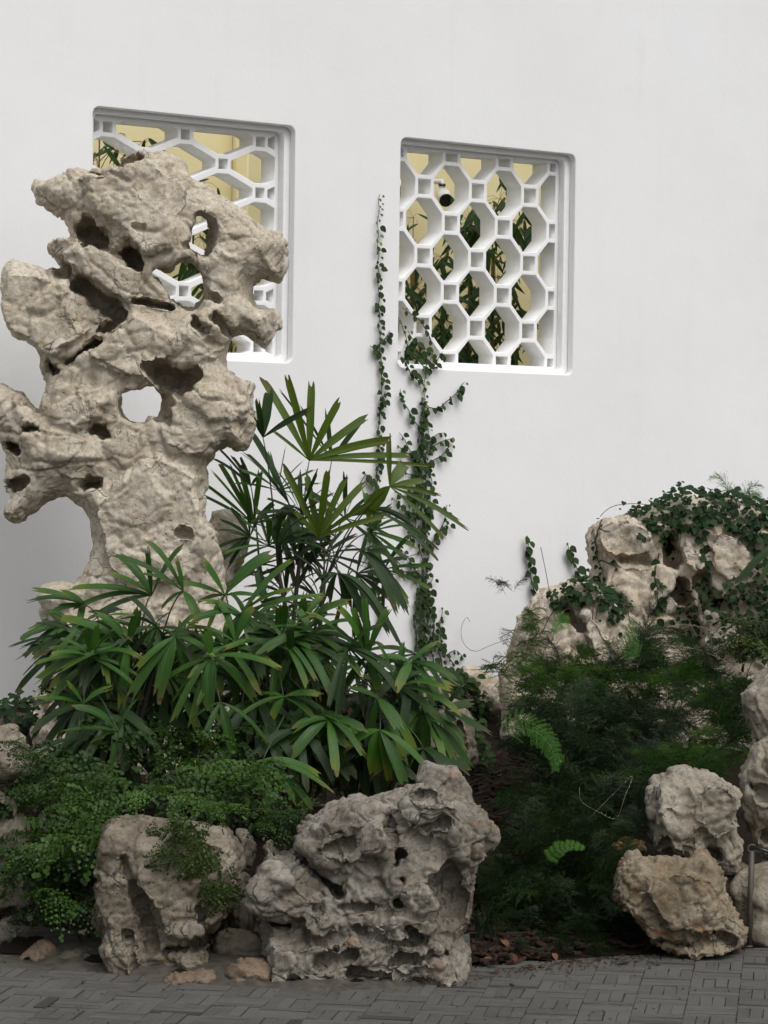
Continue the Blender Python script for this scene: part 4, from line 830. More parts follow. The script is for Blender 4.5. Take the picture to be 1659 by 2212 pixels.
def wall_vine(name, label, strands, leaves, ymeshes, gap=8.0, cat='vine', group=None, onto=None, limit=300, scale=1.0):
    b = on_wall(*strands[0][0], -0.02); b.z = max(b.z - 0.02, soil_h(b.x, b.y - .05)); plant = empty(name, b); tag(plant, label, cat, group)
    stem = MB(); items = []
    for st in strands:
        pth = smooth_path([(x + random.uniform(-2, 2), y) for x, y in st], 5.0); P = []; side = 1; acc = 0.0; n = len(pth)
        for i, (x, y) in enumerate(pth):
            x += 1.5 * math.sin(i * 0.7 + st[0][0])
            if onto is None: p = on_wall(x, y, -0.010); nr = WN
            else:
                p, nr = onto(x, y)
                if p is None: continue
            P.append(p)
            if i: acc += math.dist(pth[i], pth[i - 1])
            if acc > gap * random.uniform(.55, 1.1):
                acc = 0; side = -side; t = i / n
                young = t > 0.86 and ymeshes and random.random() < .7
                me = random.choice(ymeshes if young else leaves); tg = (Vector((pth[i][0] - pth[max(i - 2, 0)][0], 0, -(pth[i][1] - pth[max(i - 2, 0)][1]))))
                dn = Vector((0, 0, -1.0)) + WE * random.uniform(-.5, .5) + WE * side * 0.45
                mx = leaf_matrix(p + nr * random.uniform(.004, .016) + WE * side * random.uniform(.003, .012), nr, dn, math.radians(random.uniform(-38, -4)), random.gauss(0, .35)) @ Matrix.Scale(random.uniform(.75, 1.15) * scale * (0.7 if t > .93 else 1), 4)
                items.append((me, mx, random.random()))
        if len(P) > 2: stem.tube(P, [max(0.0012, 0.0032 * (1 - 0.6 * i / len(P))) for i in range(len(P))], 5)
    child('stem', stem.build('stem'), plant, M_TWIG); put_leaves(plant, items, limit)
    return plant
wall_vine('climbing_fig', 'thin single strand of climbing fig between the two windows', [
    [(832, 1350), (815, 1290), (803, 1230), (806, 1160), (808, 1100), (812, 1040), (818, 980), (820, 910), (825, 850), (822, 790), (820, 720), (817, 650), (818, 560), (816, 480), (818, 420)],
    [(821, 760), (805, 752), (797, 747)], [(821, 745), (832, 730), (840, 714)], [(812, 1045), (800, 1035), (788, 1022)], [(825, 880), (832, 855), (834, 845)], [(806, 1130), (818, 1090), (822, 1060)], [(803, 1240), (796, 1180), (800, 1120)]], FIGL, FIGY, 6.5, group='creeping fig vines on the white wall')
wall_vine('climbing_fig', 'dense branching climbing fig reaching the octagon lattice corner', [
    [(912, 1440), (908, 1360), (905, 1300), (915, 1240), (905, 1180), (895, 1120), (900, 1060), (905, 1000), (912, 940), (915, 880), (918, 820), (912, 780)],
    [(935, 1440), (925, 1340), (918, 1260), (925, 1200), (915, 1130), (905, 1060), (915, 1000), (925, 950), (918, 900)],
    [(900, 1430), (920, 1380), (915, 1320), (925, 1280), (935, 1240)], [(915, 1180), (920, 1100), (912, 1040), (905, 980), (908, 920), (920, 860)], [(895, 1180), (880, 1130), (885, 1080), (880, 1040)], [(905, 1420), (895, 1340), (900, 1280), (890, 1220)],
    [(925, 1400), (935, 1360), (930, 1310), (918, 1260), (908, 1210)], [(895, 1080), (905, 1040), (895, 1000), (905, 960), (920, 920), (912, 860)], [(910, 1150), (925, 1090), (930, 1040), (922, 990)],
    [(915, 875), (945, 882), (975, 860), (1003, 825)], [(912, 930), (885, 890), (870, 860), (864, 840)], [(912, 830), (890, 810), (875, 785), (868, 768)], [(918, 800), (940, 790), (952, 760)],
    [(910, 990), (940, 960), (982, 945)], [(920, 1005), (950, 985), (975, 960)], [(915, 970), (940, 940), (962, 935)], [(905, 1000), (880, 960), (865, 935)], [(900, 990), (875, 975), (858, 962)], [(905, 1060), (880, 1072), (852, 1060)], [(900, 1030), (875, 1020), (860, 1010)],
    [(900, 1120), (870, 1100), (850, 1075)], [(915, 1185), (945, 1160), (960, 1125), (968, 1090)], [(905, 1235), (880, 1236), (848, 1225)], [(912, 1250), (885, 1215), (862, 1180)], [(940, 1160), (955, 1140), (972, 1130)], [(912, 780), (895, 765), (880, 758)], [(916, 800), (930, 775), (936, 760)]], FIGL, FIGY, 6.8, group='creeping fig vines on the white wall')
wall_vine('climbing_fig', 'short climbing fig strand rising at the foot of white wall', [[(985, 1438), (965, 1415), (955, 1390), (950, 1350), (957, 1312)], [(965, 1415), (985, 1405), (998, 1418)], [(955, 1440), (948, 1400), (940, 1380)]], FIGL, FIGY, 7, group='creeping fig vines on the white wall')
wall_vine('climbing_fig', 'left of two short fig strands on wall beside cream rocks', [[(1155, 1285), (1150, 1250), (1143, 1200), (1139, 1157)]], FIGL[2:], FIGY, 7.5, group='creeping fig vines on the white wall', scale=1.25)
wall_vine('climbing_fig', 'leaning fig strand on wall touching the tall cream rock', [[(1265, 1262), (1250, 1235), (1235, 1205), (1225, 1172)], [(1255, 1265), (1232, 1250), (1215, 1265)]], FIGL[2:], FIGY, 7.5, group='creeping fig vines on the white wall', scale=1.25)
# fig shoots that grew onto the lattice itself
def onlat(x, y): return on_wall(x, y, 0.088), WN
wall_vine('climbing_fig', 'loose fig shoots hanging over lower left corner of octagon lattice', [[(905, 790), (893, 765), (878, 745), (872, 715), (862, 690)], [(930, 745), (922, 715), (910, 695), (890, 680), (868, 664)], [(925, 790), (910, 770), (905, 750), (895, 735), (885, 715)], [(940, 785), (935, 765), (918, 752), (905, 742)]], FIGL, FIGY, 8.5, onto=onlat)
# vines on the right hand rocks
rk = [o for o in ROCKS.values() if any(k in o['label'] for k in ('cream rock', 'flat pale rock', 'tilted pale'))]
BV = bvh_of(rk)
def onrock(x, y):
    v = (CR * ((x - CX) / F) - CU * ((y - CY) / F) + CF).normalized(); h = BV.ray_cast(CAMP, v)
    if h[0] is None: return None, None
    n = h[1].normalized()
    if n.dot(v) > 0: n = -n
    return h[0] + n * 0.006, n
wall_vine('rock_vine', 'large leaved vine hanging down middle of the tall cream rock', [[(1424, 1195), (1415, 1240), (1420, 1290), (1425, 1340), (1430, 1372)], [(1440, 1290), (1425, 1310), (1412, 1320)]], IVYL[1:], FIGY, 11, onto=onrock, scale=1.15)
wall_vine('rock_vine', 'vine strand hanging over the pale right knob of cream rock', [[(1490, 1140), (1505, 1160), (1520, 1180), (1525, 1210), (1530, 1245)]], IVYL[1:], None, 9, onto=onrock, scale=1.1)
wall_vine('rock_vine', 'vine creeping down left side of the tall cream rock', [[(1305, 1120), (1290, 1150), (1288, 1190), (1300, 1230), (1310, 1265), (1330, 1290)], [(1300, 1210), (1330, 1225), (1340, 1240)], [(1380, 1150), (1395, 1165), (1370, 1155)], [(1300, 1240), (1280, 1250), (1270, 1265)]], IVYL[:3], None, 8, onto=onrock)
def inpoly(x, y, p):
    c = False
    for i in range(len(p)):
        (ax, ay), (bx, by) = p[i], p[i - 1]
        if (ay > y) != (by > y) and x < (bx - ax) * (y - ay) / (by - ay) + ax: c = not c
    return c
def rand_in(p):
    xs = [q[0] for q in p]; ys = [q[1] for q in p]
    while True:
        x, y = random.uniform(min(xs), max(xs)), random.uniform(min(ys), max(ys))
        if inpoly(x, y, p): return x, y
def leaf_mat(name, label, region, n, meshes, lift, zf, twigs=6, dens=None):
    c = rand_in(region); b0 = at(sum(q[0] for q in region) / len(region), max(q[1] for q in region), zf); plant = empty(name, b0); tag(plant, label, 'vine')
    items = []; tw = MB()
    for i in range(n):
        x, y = rand_in(region)
        if dens and random.random() > dens(x, y): continue
        p, nr = onrock(x, y)
        if p is None: p = at(x, y, zf + random.uniform(-.15, .2)); nr = Vector((0.2, -.6, .7)).normalized()
        else: p = p + nr * abs(random.gauss(0, lift)) + Vector((0, 0, 1)) * abs(random.gauss(0, lift * .6))
        nn = (nr * 0.5 + Vector((random.uniform(-.5, .5), -0.5, random.uniform(.1, .9)))).normalized()
        items.append((random.choice(meshes), leaf_matrix(p, nn, Vector((random.uniform(-1, 1), -.3, -1)), random.uniform(-.5, .2), random.gauss(0, .7)) @ Matrix.Scale(random.uniform(.7, 1.25), 4), -p.y + random.uniform(0, .1)))
        if i % max(1, n // twigs) == 0:
            q = p + Vector((random.uniform(-.1, .1), random.uniform(-.03, .03), -.12)); tw.tube(bez(p, (p + q) / 2 + Vector((0, -.03, .03)), q, 6), 0.002, 4)
    tag(child('stem', tw.build('stem'), plant, M_TWIG), kind='stuff'); put_leaves(plant, items)
TOPR = [(1330, 1108), (1380, 1100), (1425, 1075), (1450, 1052), (1470, 1036), (1500, 1052), (1560, 1054), (1600, 1056), (1659, 1075), (1690, 1100), (1690, 1200), (1640, 1190), (1605, 1168), (1560, 1140), (1528, 1140), (1520, 1160), (1500, 1140), (1475, 1140), (1455, 1175), (1448, 1210), (1432, 1180), (1400, 1140), (1380, 1122), (1345, 1118)]
leaf_mat('rock_vine', 'dense dark leafy vine mat covering top of the tall cream rock', TOPR, 820, IVYL[:3], 0.018, 13.0)
leaf_mat('rock_vine', 'bluish leafy vine mat between the two cream rocks', [(1185, 1300), (1230, 1275), (1270, 1262), (1300, 1270), (1355, 1300), (1345, 1345), (1320, 1350), (1280, 1310), (1240, 1310), (1200, 1330)], 260, IVYL[:3], 0.03, 12.5)
leaf_mat('rock_vine', 'shadowed vine thicket below the knobs at right edge', [(1470, 1300), (1520, 1260), (1580, 1255), (1659, 1190), (1700, 1200), (1700, 1420), (1600, 1430), (1530, 1400), (1490, 1370)], 420, IVYL[:3], 0.06, 12.8)
leaf_mat('ground_vine', 'small dark vine on low rock at the left edge by wall', [(-20, 1520), (20, 1500), (45, 1488), (60, 1510), (85, 1515), (80, 1560), (0, 1565)], 130, IVYL[:3], 0.03, 10.5)
leaf_mat('ground_vine', 'dull small leaved vine over low rocks right of climbing fig', [(945, 1470), (960, 1440), (1000, 1450), (1035, 1500), (1060, 1530), (1040, 1560), (1060, 1640), (1030, 1650), (1010, 1540), (980, 1510)], 360, FIGL, 0.03, 11.9)
# ---- maidenhair fern
def maiden_proto(L, seed, mat, ps=0.0165):
    r = random.Random(seed); mb = MB()
    def rach(t): return Vector((0.06 * math.sin(t * 3 + seed) * L, -L * (0.75 * t), L * (0.55 * t - 0.95 * t * t)))
    mb.tube([rach(i / 8) for i in range(9)], [0.0009] * 9, 3, False)
    def pin(p, d, n, s):
        d = d.normalized(); x = d.cross(n).normalized(); q = x.cross(d)
        V = [p, p + d * s * .62 - x * s * .52 + q * s * r.uniform(-.1, .2), p + d * s * .98 - x * s * .22 + q * s * .08, p + d * s * .98 + x * s * .22 + q * s * r.uniform(-.1, .2), p + d * s * .62 + x * s * .52]
        mb.add(V, [(0, 4, 3, 2, 1)], [(.5, 0), (0, .6), (.3, 1), (.7, 1), (1, .6)])
    nb = 9
    for i in range(nb):
        t = 0.18 + 0.8 * i / nb; p = rach(t); tg = (rach(t + .03) - rach(t - .03)).normalized()
        for sg in (-1, 1):
            bl = L * 0.42 * (1 - t * 0.75) * r.uniform(.8, 1.15); out = (Vector((sg, -0.35, -.12 + r.uniform(-.25, .25)))).normalized()
            m = max(3, int(bl / (ps * 0.62)))
            for k in range(1, m + 1):
                u = k / m; q = p + out * bl * u + Vector((0, 0, -0.25 * bl * u * u)); sd = 1 if k % 2 else -1
                d = out * .35 + Vector((0, -.6 * sd, -.6 + r.uniform(-.4, .3))) if k < m else out
                nn = Vector((r.uniform(-.5, .5), -.65, .6 + r.uniform(-.3, .3))).normalized()
                pin(q, d, nn, ps * r.uniform(.7, 1.15) * (1 - .2 * u))
    for k in range(5): pin(rach(.98) + Vector((0, -.004 * k, -.004 * k)), Vector((r.uniform(-1, 1), -.3, -1)), Vector((0, -1, .3)), ps)
    me = mb.build('frond'); me.materials.append(mat); return me
MP = [maiden_proto(L, i, M_MAID) for i, L in enumerate((.17, .20, .22, .25, .18, .23))]
MPF = [maiden_proto(L, 50 + i, M_MAIDB) for i, L in enumerate((.16, .19, .22))]
MS = [maiden_proto(L, 20 + i, M_MAIDS, .0155) for i, L in enumerate((.10, .13, .12))]
def interp(v, pts):
    return float(np.interp(v, [p[0] for p in pts], [p[1] for p in pts]))
def maidenhair(label, region, n, protos, zfun, spread=1.3, sc=(.8, 1.25), up=0.02):
    cx = sum(q[0] for q in region) / len(region); cy = sum(q[1] for q in region) / len(region)
    b = at(cx, cy, zfun(cy) + .15); plant = empty('maidenhair_fern', b); tag(plant, label, 'fern', 'maidenhair ferns on the front rocks')
    for i in range(n):
        x, y = rand_in(region); p = at(x, y, zfun(y) + random.uniform(-.12, .22)) + Vector((0, 0, up))
        m = Matrix.Translation(p) @ Matrix.Rotation(random.gauss(0, spread), 4, 'Z') @ Matrix.Rotation(random.gauss(-.1, .35), 4, 'X') @ Matrix.Rotation(random.gauss(0, .3), 4, 'Y') @ Matrix.Scale(random.uniform(*sc), 4)
        child('frond', random.choice(protos), plant, None, m)
zf = lambda y: interp(y, [(1450, 10.6), (1600, 10.2), (1750, 9.5), (1850, 9.2), (2050, 9.0)])
maidenhair('maidenhair fern mound under the low palm at left', [(180, 1540), (300, 1570), (420, 1590), (440, 1660), (330, 1740), (230, 1770), (150, 1700), (120, 1620)], 28, MP, zf)
maidenhair('maidenhair fern above the pale grooved boulder', [(400, 1590), (520, 1590), (580, 1650), (600, 1720), (560, 1770), (480, 1780), (400, 1760), (330, 1735)], 34, MP, zf)
maidenhair('maidenhair fern cascading between left edge rocks and grooved boulder', [(90, 1620), (200, 1680), (225, 1780), (205, 1860), (180, 1920), (120, 1930), (60, 1900), (90, 1800), (70, 1720)], 50, MP, zf)
maidenhair('lowest maidenhair fern hanging toward the two-holed stone', [(60, 1860), (215, 1860), (215, 1930), (170, 1980), (130, 2010), (90, 2010), (30, 1970), (30, 1910)], 44, MP, zf, sc=(.6, 1.0))
maidenhair('bright drooping maidenhair sprays at front of the fern mound', [(250, 1600), (300, 1590), (340, 1640), (300, 1660), (460, 1650), (560, 1640), (580, 1690), (540, 1720), (480, 1690)], 13, [maiden_proto(.24, 33, M_MAIDB, .015), maiden_proto(.2, 34, M_MAIDB, .015)], lambda y: zf(y) - .15)
maidenhair('fresh maidenhair fern spilling over the top of pale grooved boulder', [(215, 1735), (300, 1715), (420, 1725), (520, 1750), (520, 1780), (440, 1770), (330, 1755), (230, 1775)], 24, MPF, lambda y: 8.98, sc=(.4, .75))
maidenhair('fresh airy maidenhair at the left of pale grooved boulder', [(150, 1690), (220, 1720), (225, 1800), (190, 1880), (110, 1900), (100, 1820)], 34, MPF, lambda y: 9.1, sc=(.6, 1.0))
maidenhair('small maidenhair tuft on left shoulder of the largest boulder', [(560, 1760), (640, 1755), (650, 1785), (600, 1805), (565, 1800)], 26, MP, lambda y: 9.02, sc=(.35, .6))
lbo = [o for o in ROCKS.values() if 'pale grooved boulder draped' in o['label']]; BVL = bvh_of(lbo)
def lbz(x, y):
    v = (CR * ((x - CX) / F) - CU * ((y - CY) / F) + CF).normalized(); h = BVL.ray_cast(CAMP, v); return None if h[0] is None else h[0] - v * .012
spg = empty('maidenhair_fern', at(430, 1935, 8.8)); tag(spg, 'olive maidenhair sprigs lying over face of pale grooved boulder', 'fern', 'maidenhair ferns on the front rocks')
for i in range(46):
    x, y = rand_in([(330, 1772), (400, 1778), (430, 1800), (480, 1840), (500, 1890), (490, 1950), (460, 1950), (440, 1900), (405, 1860), (375, 1870), (350, 1830)]); p = lbz(x, y)
    if p is None: continue
    m = Matrix.Translation(p) @ Matrix.Rotation(random.gauss(0, 1.2), 4, 'Y') @ Matrix.Rotation(random.uniform(.7, 1.2), 4, 'X') @ Matrix.Scale(random.uniform(.45, .8), 4)
    child('frond', random.choice(MS), spg, None, m)
maidenhair('dark maidenhair sprigs hanging on left edge rock', [(20, 1610), (60, 1620), (75, 1690), (40, 1680)], 14, MP, lambda y: 9.55, sc=(.4, .6))
maidenhair('bright yellow green maidenhair at right below vine thicket', [(1585, 1350), (1659, 1330), (1680, 1390), (1640, 1430), (1590, 1400)], 30, MS, lambda y: 12.2, sc=(.9, 1.4))
# ---- asparagus fern
def asp_proto(L, seed, mat, nb=30, wide=.24, droop=.35):
    r = random.Random(seed); mb = MB()
    def st(t): return Vector((0.05 * L * math.sin(2.5 * t + seed), -L * .55 * t, L * (.85 * t - droop * 1.5 * t * t)))
    mb.tube([st(i / 8) for i in range(9)], [.0014 - .001 * i / 8 for i in range(9)], 3, False)
    for i in range(nb):
        t = .12 + .88 * i / nb; p = st(t); tg = (st(min(1, t + .03)) - st(t - .03)).normalized()
        for sg in (-1, 1):
            bl = L * wide * (1 - t) ** .7 * r.uniform(.7, 1.2) + .012
            az = r.gauss(0, .5); sd = Vector((math.cos(az) * sg, .3 * math.sin(az), math.sin(az))); out = (sd + tg * .5).normalized()
            m = max(4, int(bl / .0042)); pr = None
            for k in range(m + 1):
                u = k / m; q = p + out * bl * u + Vector((0, 0, -.18 * bl * u * u))
                if k % 3 == 0 or k == m:
                    if pr is not None:
                        w_ = out.cross(Vector((0, -1, .2))).normalized() * .0005; mb.add([pr - w_, pr + w_, q + w_, q - w_], [(0, 1, 2, 3)])
                    pr = q
                for _ in range(3):
                    d = (out * .8 + Vector((r.gauss(0, .6), r.gauss(0, .6), r.gauss(0, .6)))).normalized(); nl = r.uniform(.006, .012); ww = d.cross(Vector((r.uniform(-.3, .3), -1, r.uniform(-.3, .3)))).normalized() * .00065
                    mb.add([q - ww, q + ww, q + d * nl], [(0, 1, 2)])
    me = mb.build('frond', False); me.materials.append(mat); return me
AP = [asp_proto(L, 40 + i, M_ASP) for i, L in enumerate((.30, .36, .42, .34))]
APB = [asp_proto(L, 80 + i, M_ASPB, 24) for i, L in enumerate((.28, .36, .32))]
AF = [asp_proto(.30, 60, M_FERN, 26, .38, .42), asp_proto(.24, 61, M_FERN, 22, .38, .45)]
za = lambda y: interp(y, [(1250, 12.2), (1400, 11.6), (1600, 10.8), (1750, 10.2), (1900, 9.75), (2060, 9.35)])
def asparagus(label, region, n, protos=AP, sc=(.75, 1.3), tilt=.5, spread=1.4, zoff=0.0, name='asparagus_fern', dz=(-.1, .35)):
    cx = sum(q[0] for q in region) / len(region); cy = max(q[1] for q in region); plant = empty(name, at(cx, cy, za(cy) + .2)); tag(plant, label, 'fern', 'feathery asparagus ferns at right')
    for i in range(n):
        x, y = rand_in(region); p = at(x, y, za(y) + zoff + random.uniform(*dz)) - Vector((0, 0, .06))
        m = Matrix.Translation(p) @ Matrix.Rotation(random.gauss(0, spread), 4, 'Z') @ Matrix.Rotation(random.gauss(.1, tilt), 4, 'X') @ Matrix.Rotation(random.gauss(0, .35), 4, 'Y') @ Matrix.Scale(random.uniform(*sc), 4)
        child('frond', random.choice(protos), plant, None, m)
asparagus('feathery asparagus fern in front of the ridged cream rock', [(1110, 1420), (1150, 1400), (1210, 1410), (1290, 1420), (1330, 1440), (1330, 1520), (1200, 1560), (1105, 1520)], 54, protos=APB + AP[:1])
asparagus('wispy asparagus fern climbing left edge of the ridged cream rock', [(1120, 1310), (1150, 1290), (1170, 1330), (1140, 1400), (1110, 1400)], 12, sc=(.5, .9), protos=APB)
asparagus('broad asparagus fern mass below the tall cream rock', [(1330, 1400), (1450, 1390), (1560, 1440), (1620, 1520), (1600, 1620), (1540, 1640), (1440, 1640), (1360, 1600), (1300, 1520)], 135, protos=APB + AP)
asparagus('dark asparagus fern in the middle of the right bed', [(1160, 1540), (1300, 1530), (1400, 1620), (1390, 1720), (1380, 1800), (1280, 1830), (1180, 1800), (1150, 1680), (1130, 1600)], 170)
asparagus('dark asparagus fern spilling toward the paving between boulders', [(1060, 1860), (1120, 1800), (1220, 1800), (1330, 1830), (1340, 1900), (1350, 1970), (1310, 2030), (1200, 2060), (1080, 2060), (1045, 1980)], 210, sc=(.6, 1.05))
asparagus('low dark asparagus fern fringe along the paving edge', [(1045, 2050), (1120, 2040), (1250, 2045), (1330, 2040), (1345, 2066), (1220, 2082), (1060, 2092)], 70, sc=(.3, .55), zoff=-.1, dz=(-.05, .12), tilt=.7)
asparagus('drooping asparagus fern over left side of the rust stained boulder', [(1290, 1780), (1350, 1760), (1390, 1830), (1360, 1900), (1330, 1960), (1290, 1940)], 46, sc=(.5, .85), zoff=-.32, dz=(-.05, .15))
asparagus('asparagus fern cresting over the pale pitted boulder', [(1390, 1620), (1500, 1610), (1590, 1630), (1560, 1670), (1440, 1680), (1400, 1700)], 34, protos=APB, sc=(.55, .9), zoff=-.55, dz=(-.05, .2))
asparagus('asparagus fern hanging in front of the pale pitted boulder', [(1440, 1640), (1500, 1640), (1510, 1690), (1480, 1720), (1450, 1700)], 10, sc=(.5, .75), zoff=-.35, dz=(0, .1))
asparagus('light asparagus fern sprays above the vine mat at right edge', [(1560, 1050), (1640, 1035), (1659, 1080), (1600, 1075)], 7, protos=AF, sc=(.5, .8), zoff=.8)
asparagus('pale wispy asparagus fern spray against white wall left of cream rocks', [(1085, 1235), (1110, 1240), (1115, 1270), (1100, 1280)], 3, sc=(.5, .6), zoff=.8)
def spray(label, pts, z0, z1, wid, mat, nb=20):
    pth = smooth_path(pts, 3); n = len(pth); P = [at(x, y, z0 + (z1 - z0) * i / (n - 1)) for i, (x, y) in enumerate(pth)]; s_ = z0 / F
    mb = MB(); mb.tube(P, .0011, 4, False); r = random
    for i in range(nb):
        t = .1 + .9 * i / nb; k = min(n - 2, int(t * (n - 1))); p = P[k]; tg = (P[k + 1] - P[max(k - 1, 0)]).normalized()
        side0 = tg.cross((CAMP - p).normalized() + Vector((0, 0, .5))).normalized()
        for sg in (-1, 1):
            bl = wid * s_ * (1 - t * .8) * r.uniform(.75, 1.15); out = (side0 * sg + tg * .55 + Vector((0, 0, r.uniform(-.1, .1)))).normalized(); e = p + out * bl - Vector((0, 0, bl * .2))
            mb.tube([p, (p + e) / 2 + Vector((0, 0, bl * .06)), e], .0005, 3, False); m = int(bl / .0065) + 3; o2 = out.cross((CAMP - p).normalized()).normalized()
            for q in range(m):
                u = (q + .5) / m; c = p.lerp(e, u) + Vector((0, 0, bl * .1 * u * (1 - u)))
                for sg2 in (-1, 1):
                    d = (o2 * sg2 + out * .7 + Vector((r.gauss(0, .25), r.gauss(0, .25), r.gauss(0, .25)))).normalized(); ww = d.cross((CAMP - p).normalized()).normalized() * .00075
                    mb.add([c - ww, c + ww, c + d * .012 * (1 - .4 * u)], [(0, 1, 2)])
    me = mb.build('fern_frond', False); b = P[0].copy(); me.transform(Matrix.Translation(-b)); o = link('fern_frond', me, None, mat); o.location = b; tag(o, label, 'fern frond')
spray('bright green fern frond arching over the dark mulch slope', [(1085, 1585), (1120, 1560), (1160, 1568), (1192, 1600), (1212, 1648)], 9.95, 9.8, 44, M_FERN)
spray('smaller bright green frond overlapping the arching bright frond', [(1140, 1575), (1170, 1590), (1195, 1625), (1200, 1665)], 9.85, 9.8, 34, M_FERN)
spray('small bright fern frond low in the dark fern near paving', [(1180, 1860), (1205, 1832), (1235, 1824), (1262, 1832)], 9.3, 9.25, 26, M_FERN)
spray('small bright fern frond among asparagus fern near ridged rock', [(1230, 1330), (1210, 1345), (1195, 1365)], 11.2, 11.2, 26, M_FERN, 16)
spray('green fern spray in middle of the asparagus fern mass', [(1380, 1420), (1360, 1390), (1370, 1340)], 11.2, 11.2, 36, M_FERN, 20)
# dry threads through the asparagus
def strand(name, label, cat, pts, z, r, mat, knots=0, group=None, wallback=None):
    pth = smooth_path(pts, 8)
    P = [(on_wall(x, y, wallback) if wallback is not None else at(x, y, z + .05 * math.sin(i * .2))) for i, (x, y) in enumerate(pth)]
    mb = MB(); mb.tube(P, r, 4)
    for k in range(knots):
        p = random.choice(P); mb.tube([p, p + Vector((.004, -.003, .003))], [.0024, .0012], 4)
    o = link(name, mb.build(name), None, mat); me = o.data; b = P[0].copy()
    me.transform(Matrix.Translation(-b)); o.location = b; tag(o, label, cat, group)
strand('vine_tendril', 'curled thin tendril on white wall above the flat pale rock', 'tendril', [(1015, 1343), (1009, 1333), (998, 1349), (997, 1377), (1009, 1399), (1029, 1407), (1057, 1395), (1097, 1381), (1112, 1376)], 0, .0013, M_TWIG, wallback=-.05)
strand('vine_tendril', 'thin dark tendril just above the flat pale rock', 'tendril', [(1017, 1447), (1040, 1446), (1061, 1443), (1089, 1421), (1113, 1397)], 12.9, .0014, M_TWIG)
strand('vine_tendril', 'arching tendril over left top of the tall cream rock', 'tendril', [(1296, 1116), (1310, 1102), (1330, 1092), (1370, 1088), (1412, 1092)], 12.9, .0016, M_TWIG, 10)
strand('dry_stem', 'dark upright dry stem left of the leaning fig strand', 'stem', [(1205, 1330), (1190, 1290), (1178, 1230), (1168, 1182)], 12.4, .0017, M_TWIG)
for i, (lab, pts) in enumerate((('pale dry thread looping right of the dark fern', [(1270, 1770), (1310, 1730), (1350, 1690), (1366, 1678), (1350, 1720), (1330, 1768), (1290, 1752), (1255, 1730), (1252, 1700)]), ('pale dry stem arching over the asparagus fern at right', [(1405, 1370), (1440, 1355), (1490, 1350), (1540, 1362), (1580, 1372)]), ('pale dry stem hanging upright in the asparagus fern', [(1370, 1600), (1375, 1540), (1380, 1480), (1376, 1440)]), ('lower pale dry stem by the tilted pale rock', [(1440, 1395), (1500, 1402), (1560, 1425), (1610, 1460)]), ('dark dry stem slanting across ridged cream rock', [(1320, 1520), (1290, 1440), (1262, 1370), (1220, 1280)]), ('dark dry stem crossing the asparagus fern diagonally', [(1490, 1500), (1430, 1400), (1370, 1340), (1330, 1310)]))):
    strand('dry_stem', lab, 'stem', pts, 9.95 if i == 0 else 11.3, .0006 if i == 0 else .0009 if i < 4 else .0016, M_STRAW if i < 4 else M_TWIG, 14 if i < 4 else 2)
# ---- grass tuft, mulch chips, dead leaves
g = at(1045, 2062, 9.35); g.z = soil_h(g.x, g.y); gt = MB()
for i in range(46):
    a = random.uniform(0, 2 * PI); l = random.uniform(.06, .15); e = g + Vector((math.cos(a) * l * .5, math.sin(a) * l * .3 - .02, l * .85)); V, Fc, UV = blade(bez(g + Vector((random.uniform(-.05, .05), random.uniform(-.03, .03), -.02)), g + Vector((0, 0, l * .5)) + (e - g) * .2, e, 4), .0035, Vector((0, -1, .2)), blunt=False, cols=2); gt.add(V, Fc, UV)
me = gt.build('grass_tuft'); me.transform(Matrix.Translation(-g)); o = link('grass_tuft', me, None, M_ASP); o.location = g; tag(o, 'small grass tuft right of the largest boulder by the paving', 'grass', kind='stuff')
ch = MB()
def chip(mb, p, L, W, T):
    a = random.uniform(0, PI); X = Vector((math.cos(a), math.sin(a), random.uniform(-.35, .35))).normalized(); Z = (Vector((random.gauss(0, .3), random.gauss(0, .3), 1))); Yv = Z.cross(X).normalized(); Z = X.cross(Yv).normalized()
    mb.box(p, L, W, T, X, Yv, Z, T * .5)
for i in range(1700):
    x, y = random.choice((rand_in([(960, 1600), (1100, 1600), (1240, 1700), (1340, 1900), (1420, 2060), (1230, 2086), (1040, 2098), (1000, 2000), (1010, 1760)]), (random.uniform(80, 1050), random.uniform(1600, 1800))))
    p = None
    for zz in np.linspace(9.0, 13.0, 60):
        q = at(x, y, zz)
        if q.y > front_y(q.x) - .02 and q.z < soil_h(q.x, q.y) + .006: p = q; break
    if p is None: continue
    p.z = soil_h(p.x, p.y) + random.uniform(0, .02); chip(ch, p, random.uniform(.010, .034), random.uniform(.004, .012), random.uniform(.002, .005))
tag(link('mulch', ch.build('mulch', False), None, mat_plain('bark_mulch', (0.032, 0.018, 0.0135), .9, 0, .15, 25, .6)), 'reddish brown bark mulch on the slope between the rocks', 'mulch', kind='stuff')
lt = MB()
for i in range(170):
    x, y = random.uniform(960, 1420), 0; y = np.interp(x, [q[0] for q in front_pts], [q[1] for q in front_pts]) + abs(random.gauss(0, 10)) - 2
    p = on_ground(x, y, .018); L_ = random.uniform(.003, .012); chip(lt, p + Vector((0, 0, random.uniform(0, .002))), L_, L_ * random.uniform(.2, .5), .0012)
for i in range(120):
    x = random.uniform(-20, 1660); y = random.uniform(2070, 2210); p = on_ground(x, y, .018)
    if p.y < front_y(p.x): L_ = random.uniform(.002, .005); chip(lt, p, L_, L_ * .5, .001)
tag(link('litter', lt.build('litter', False), None, mat_plain('plant_litter', (0.06, 0.042, 0.028), .9, 0, .15, 25, .6)), 'scattered bark crumbs and plant litter on the paving edge', 'litter', kind='stuff')
DL = [leaf_mesh('dead_leaf', .05 * s, .022 * s, cup=.5, mat=M_DEAD) for s in (.8, 1.1)]
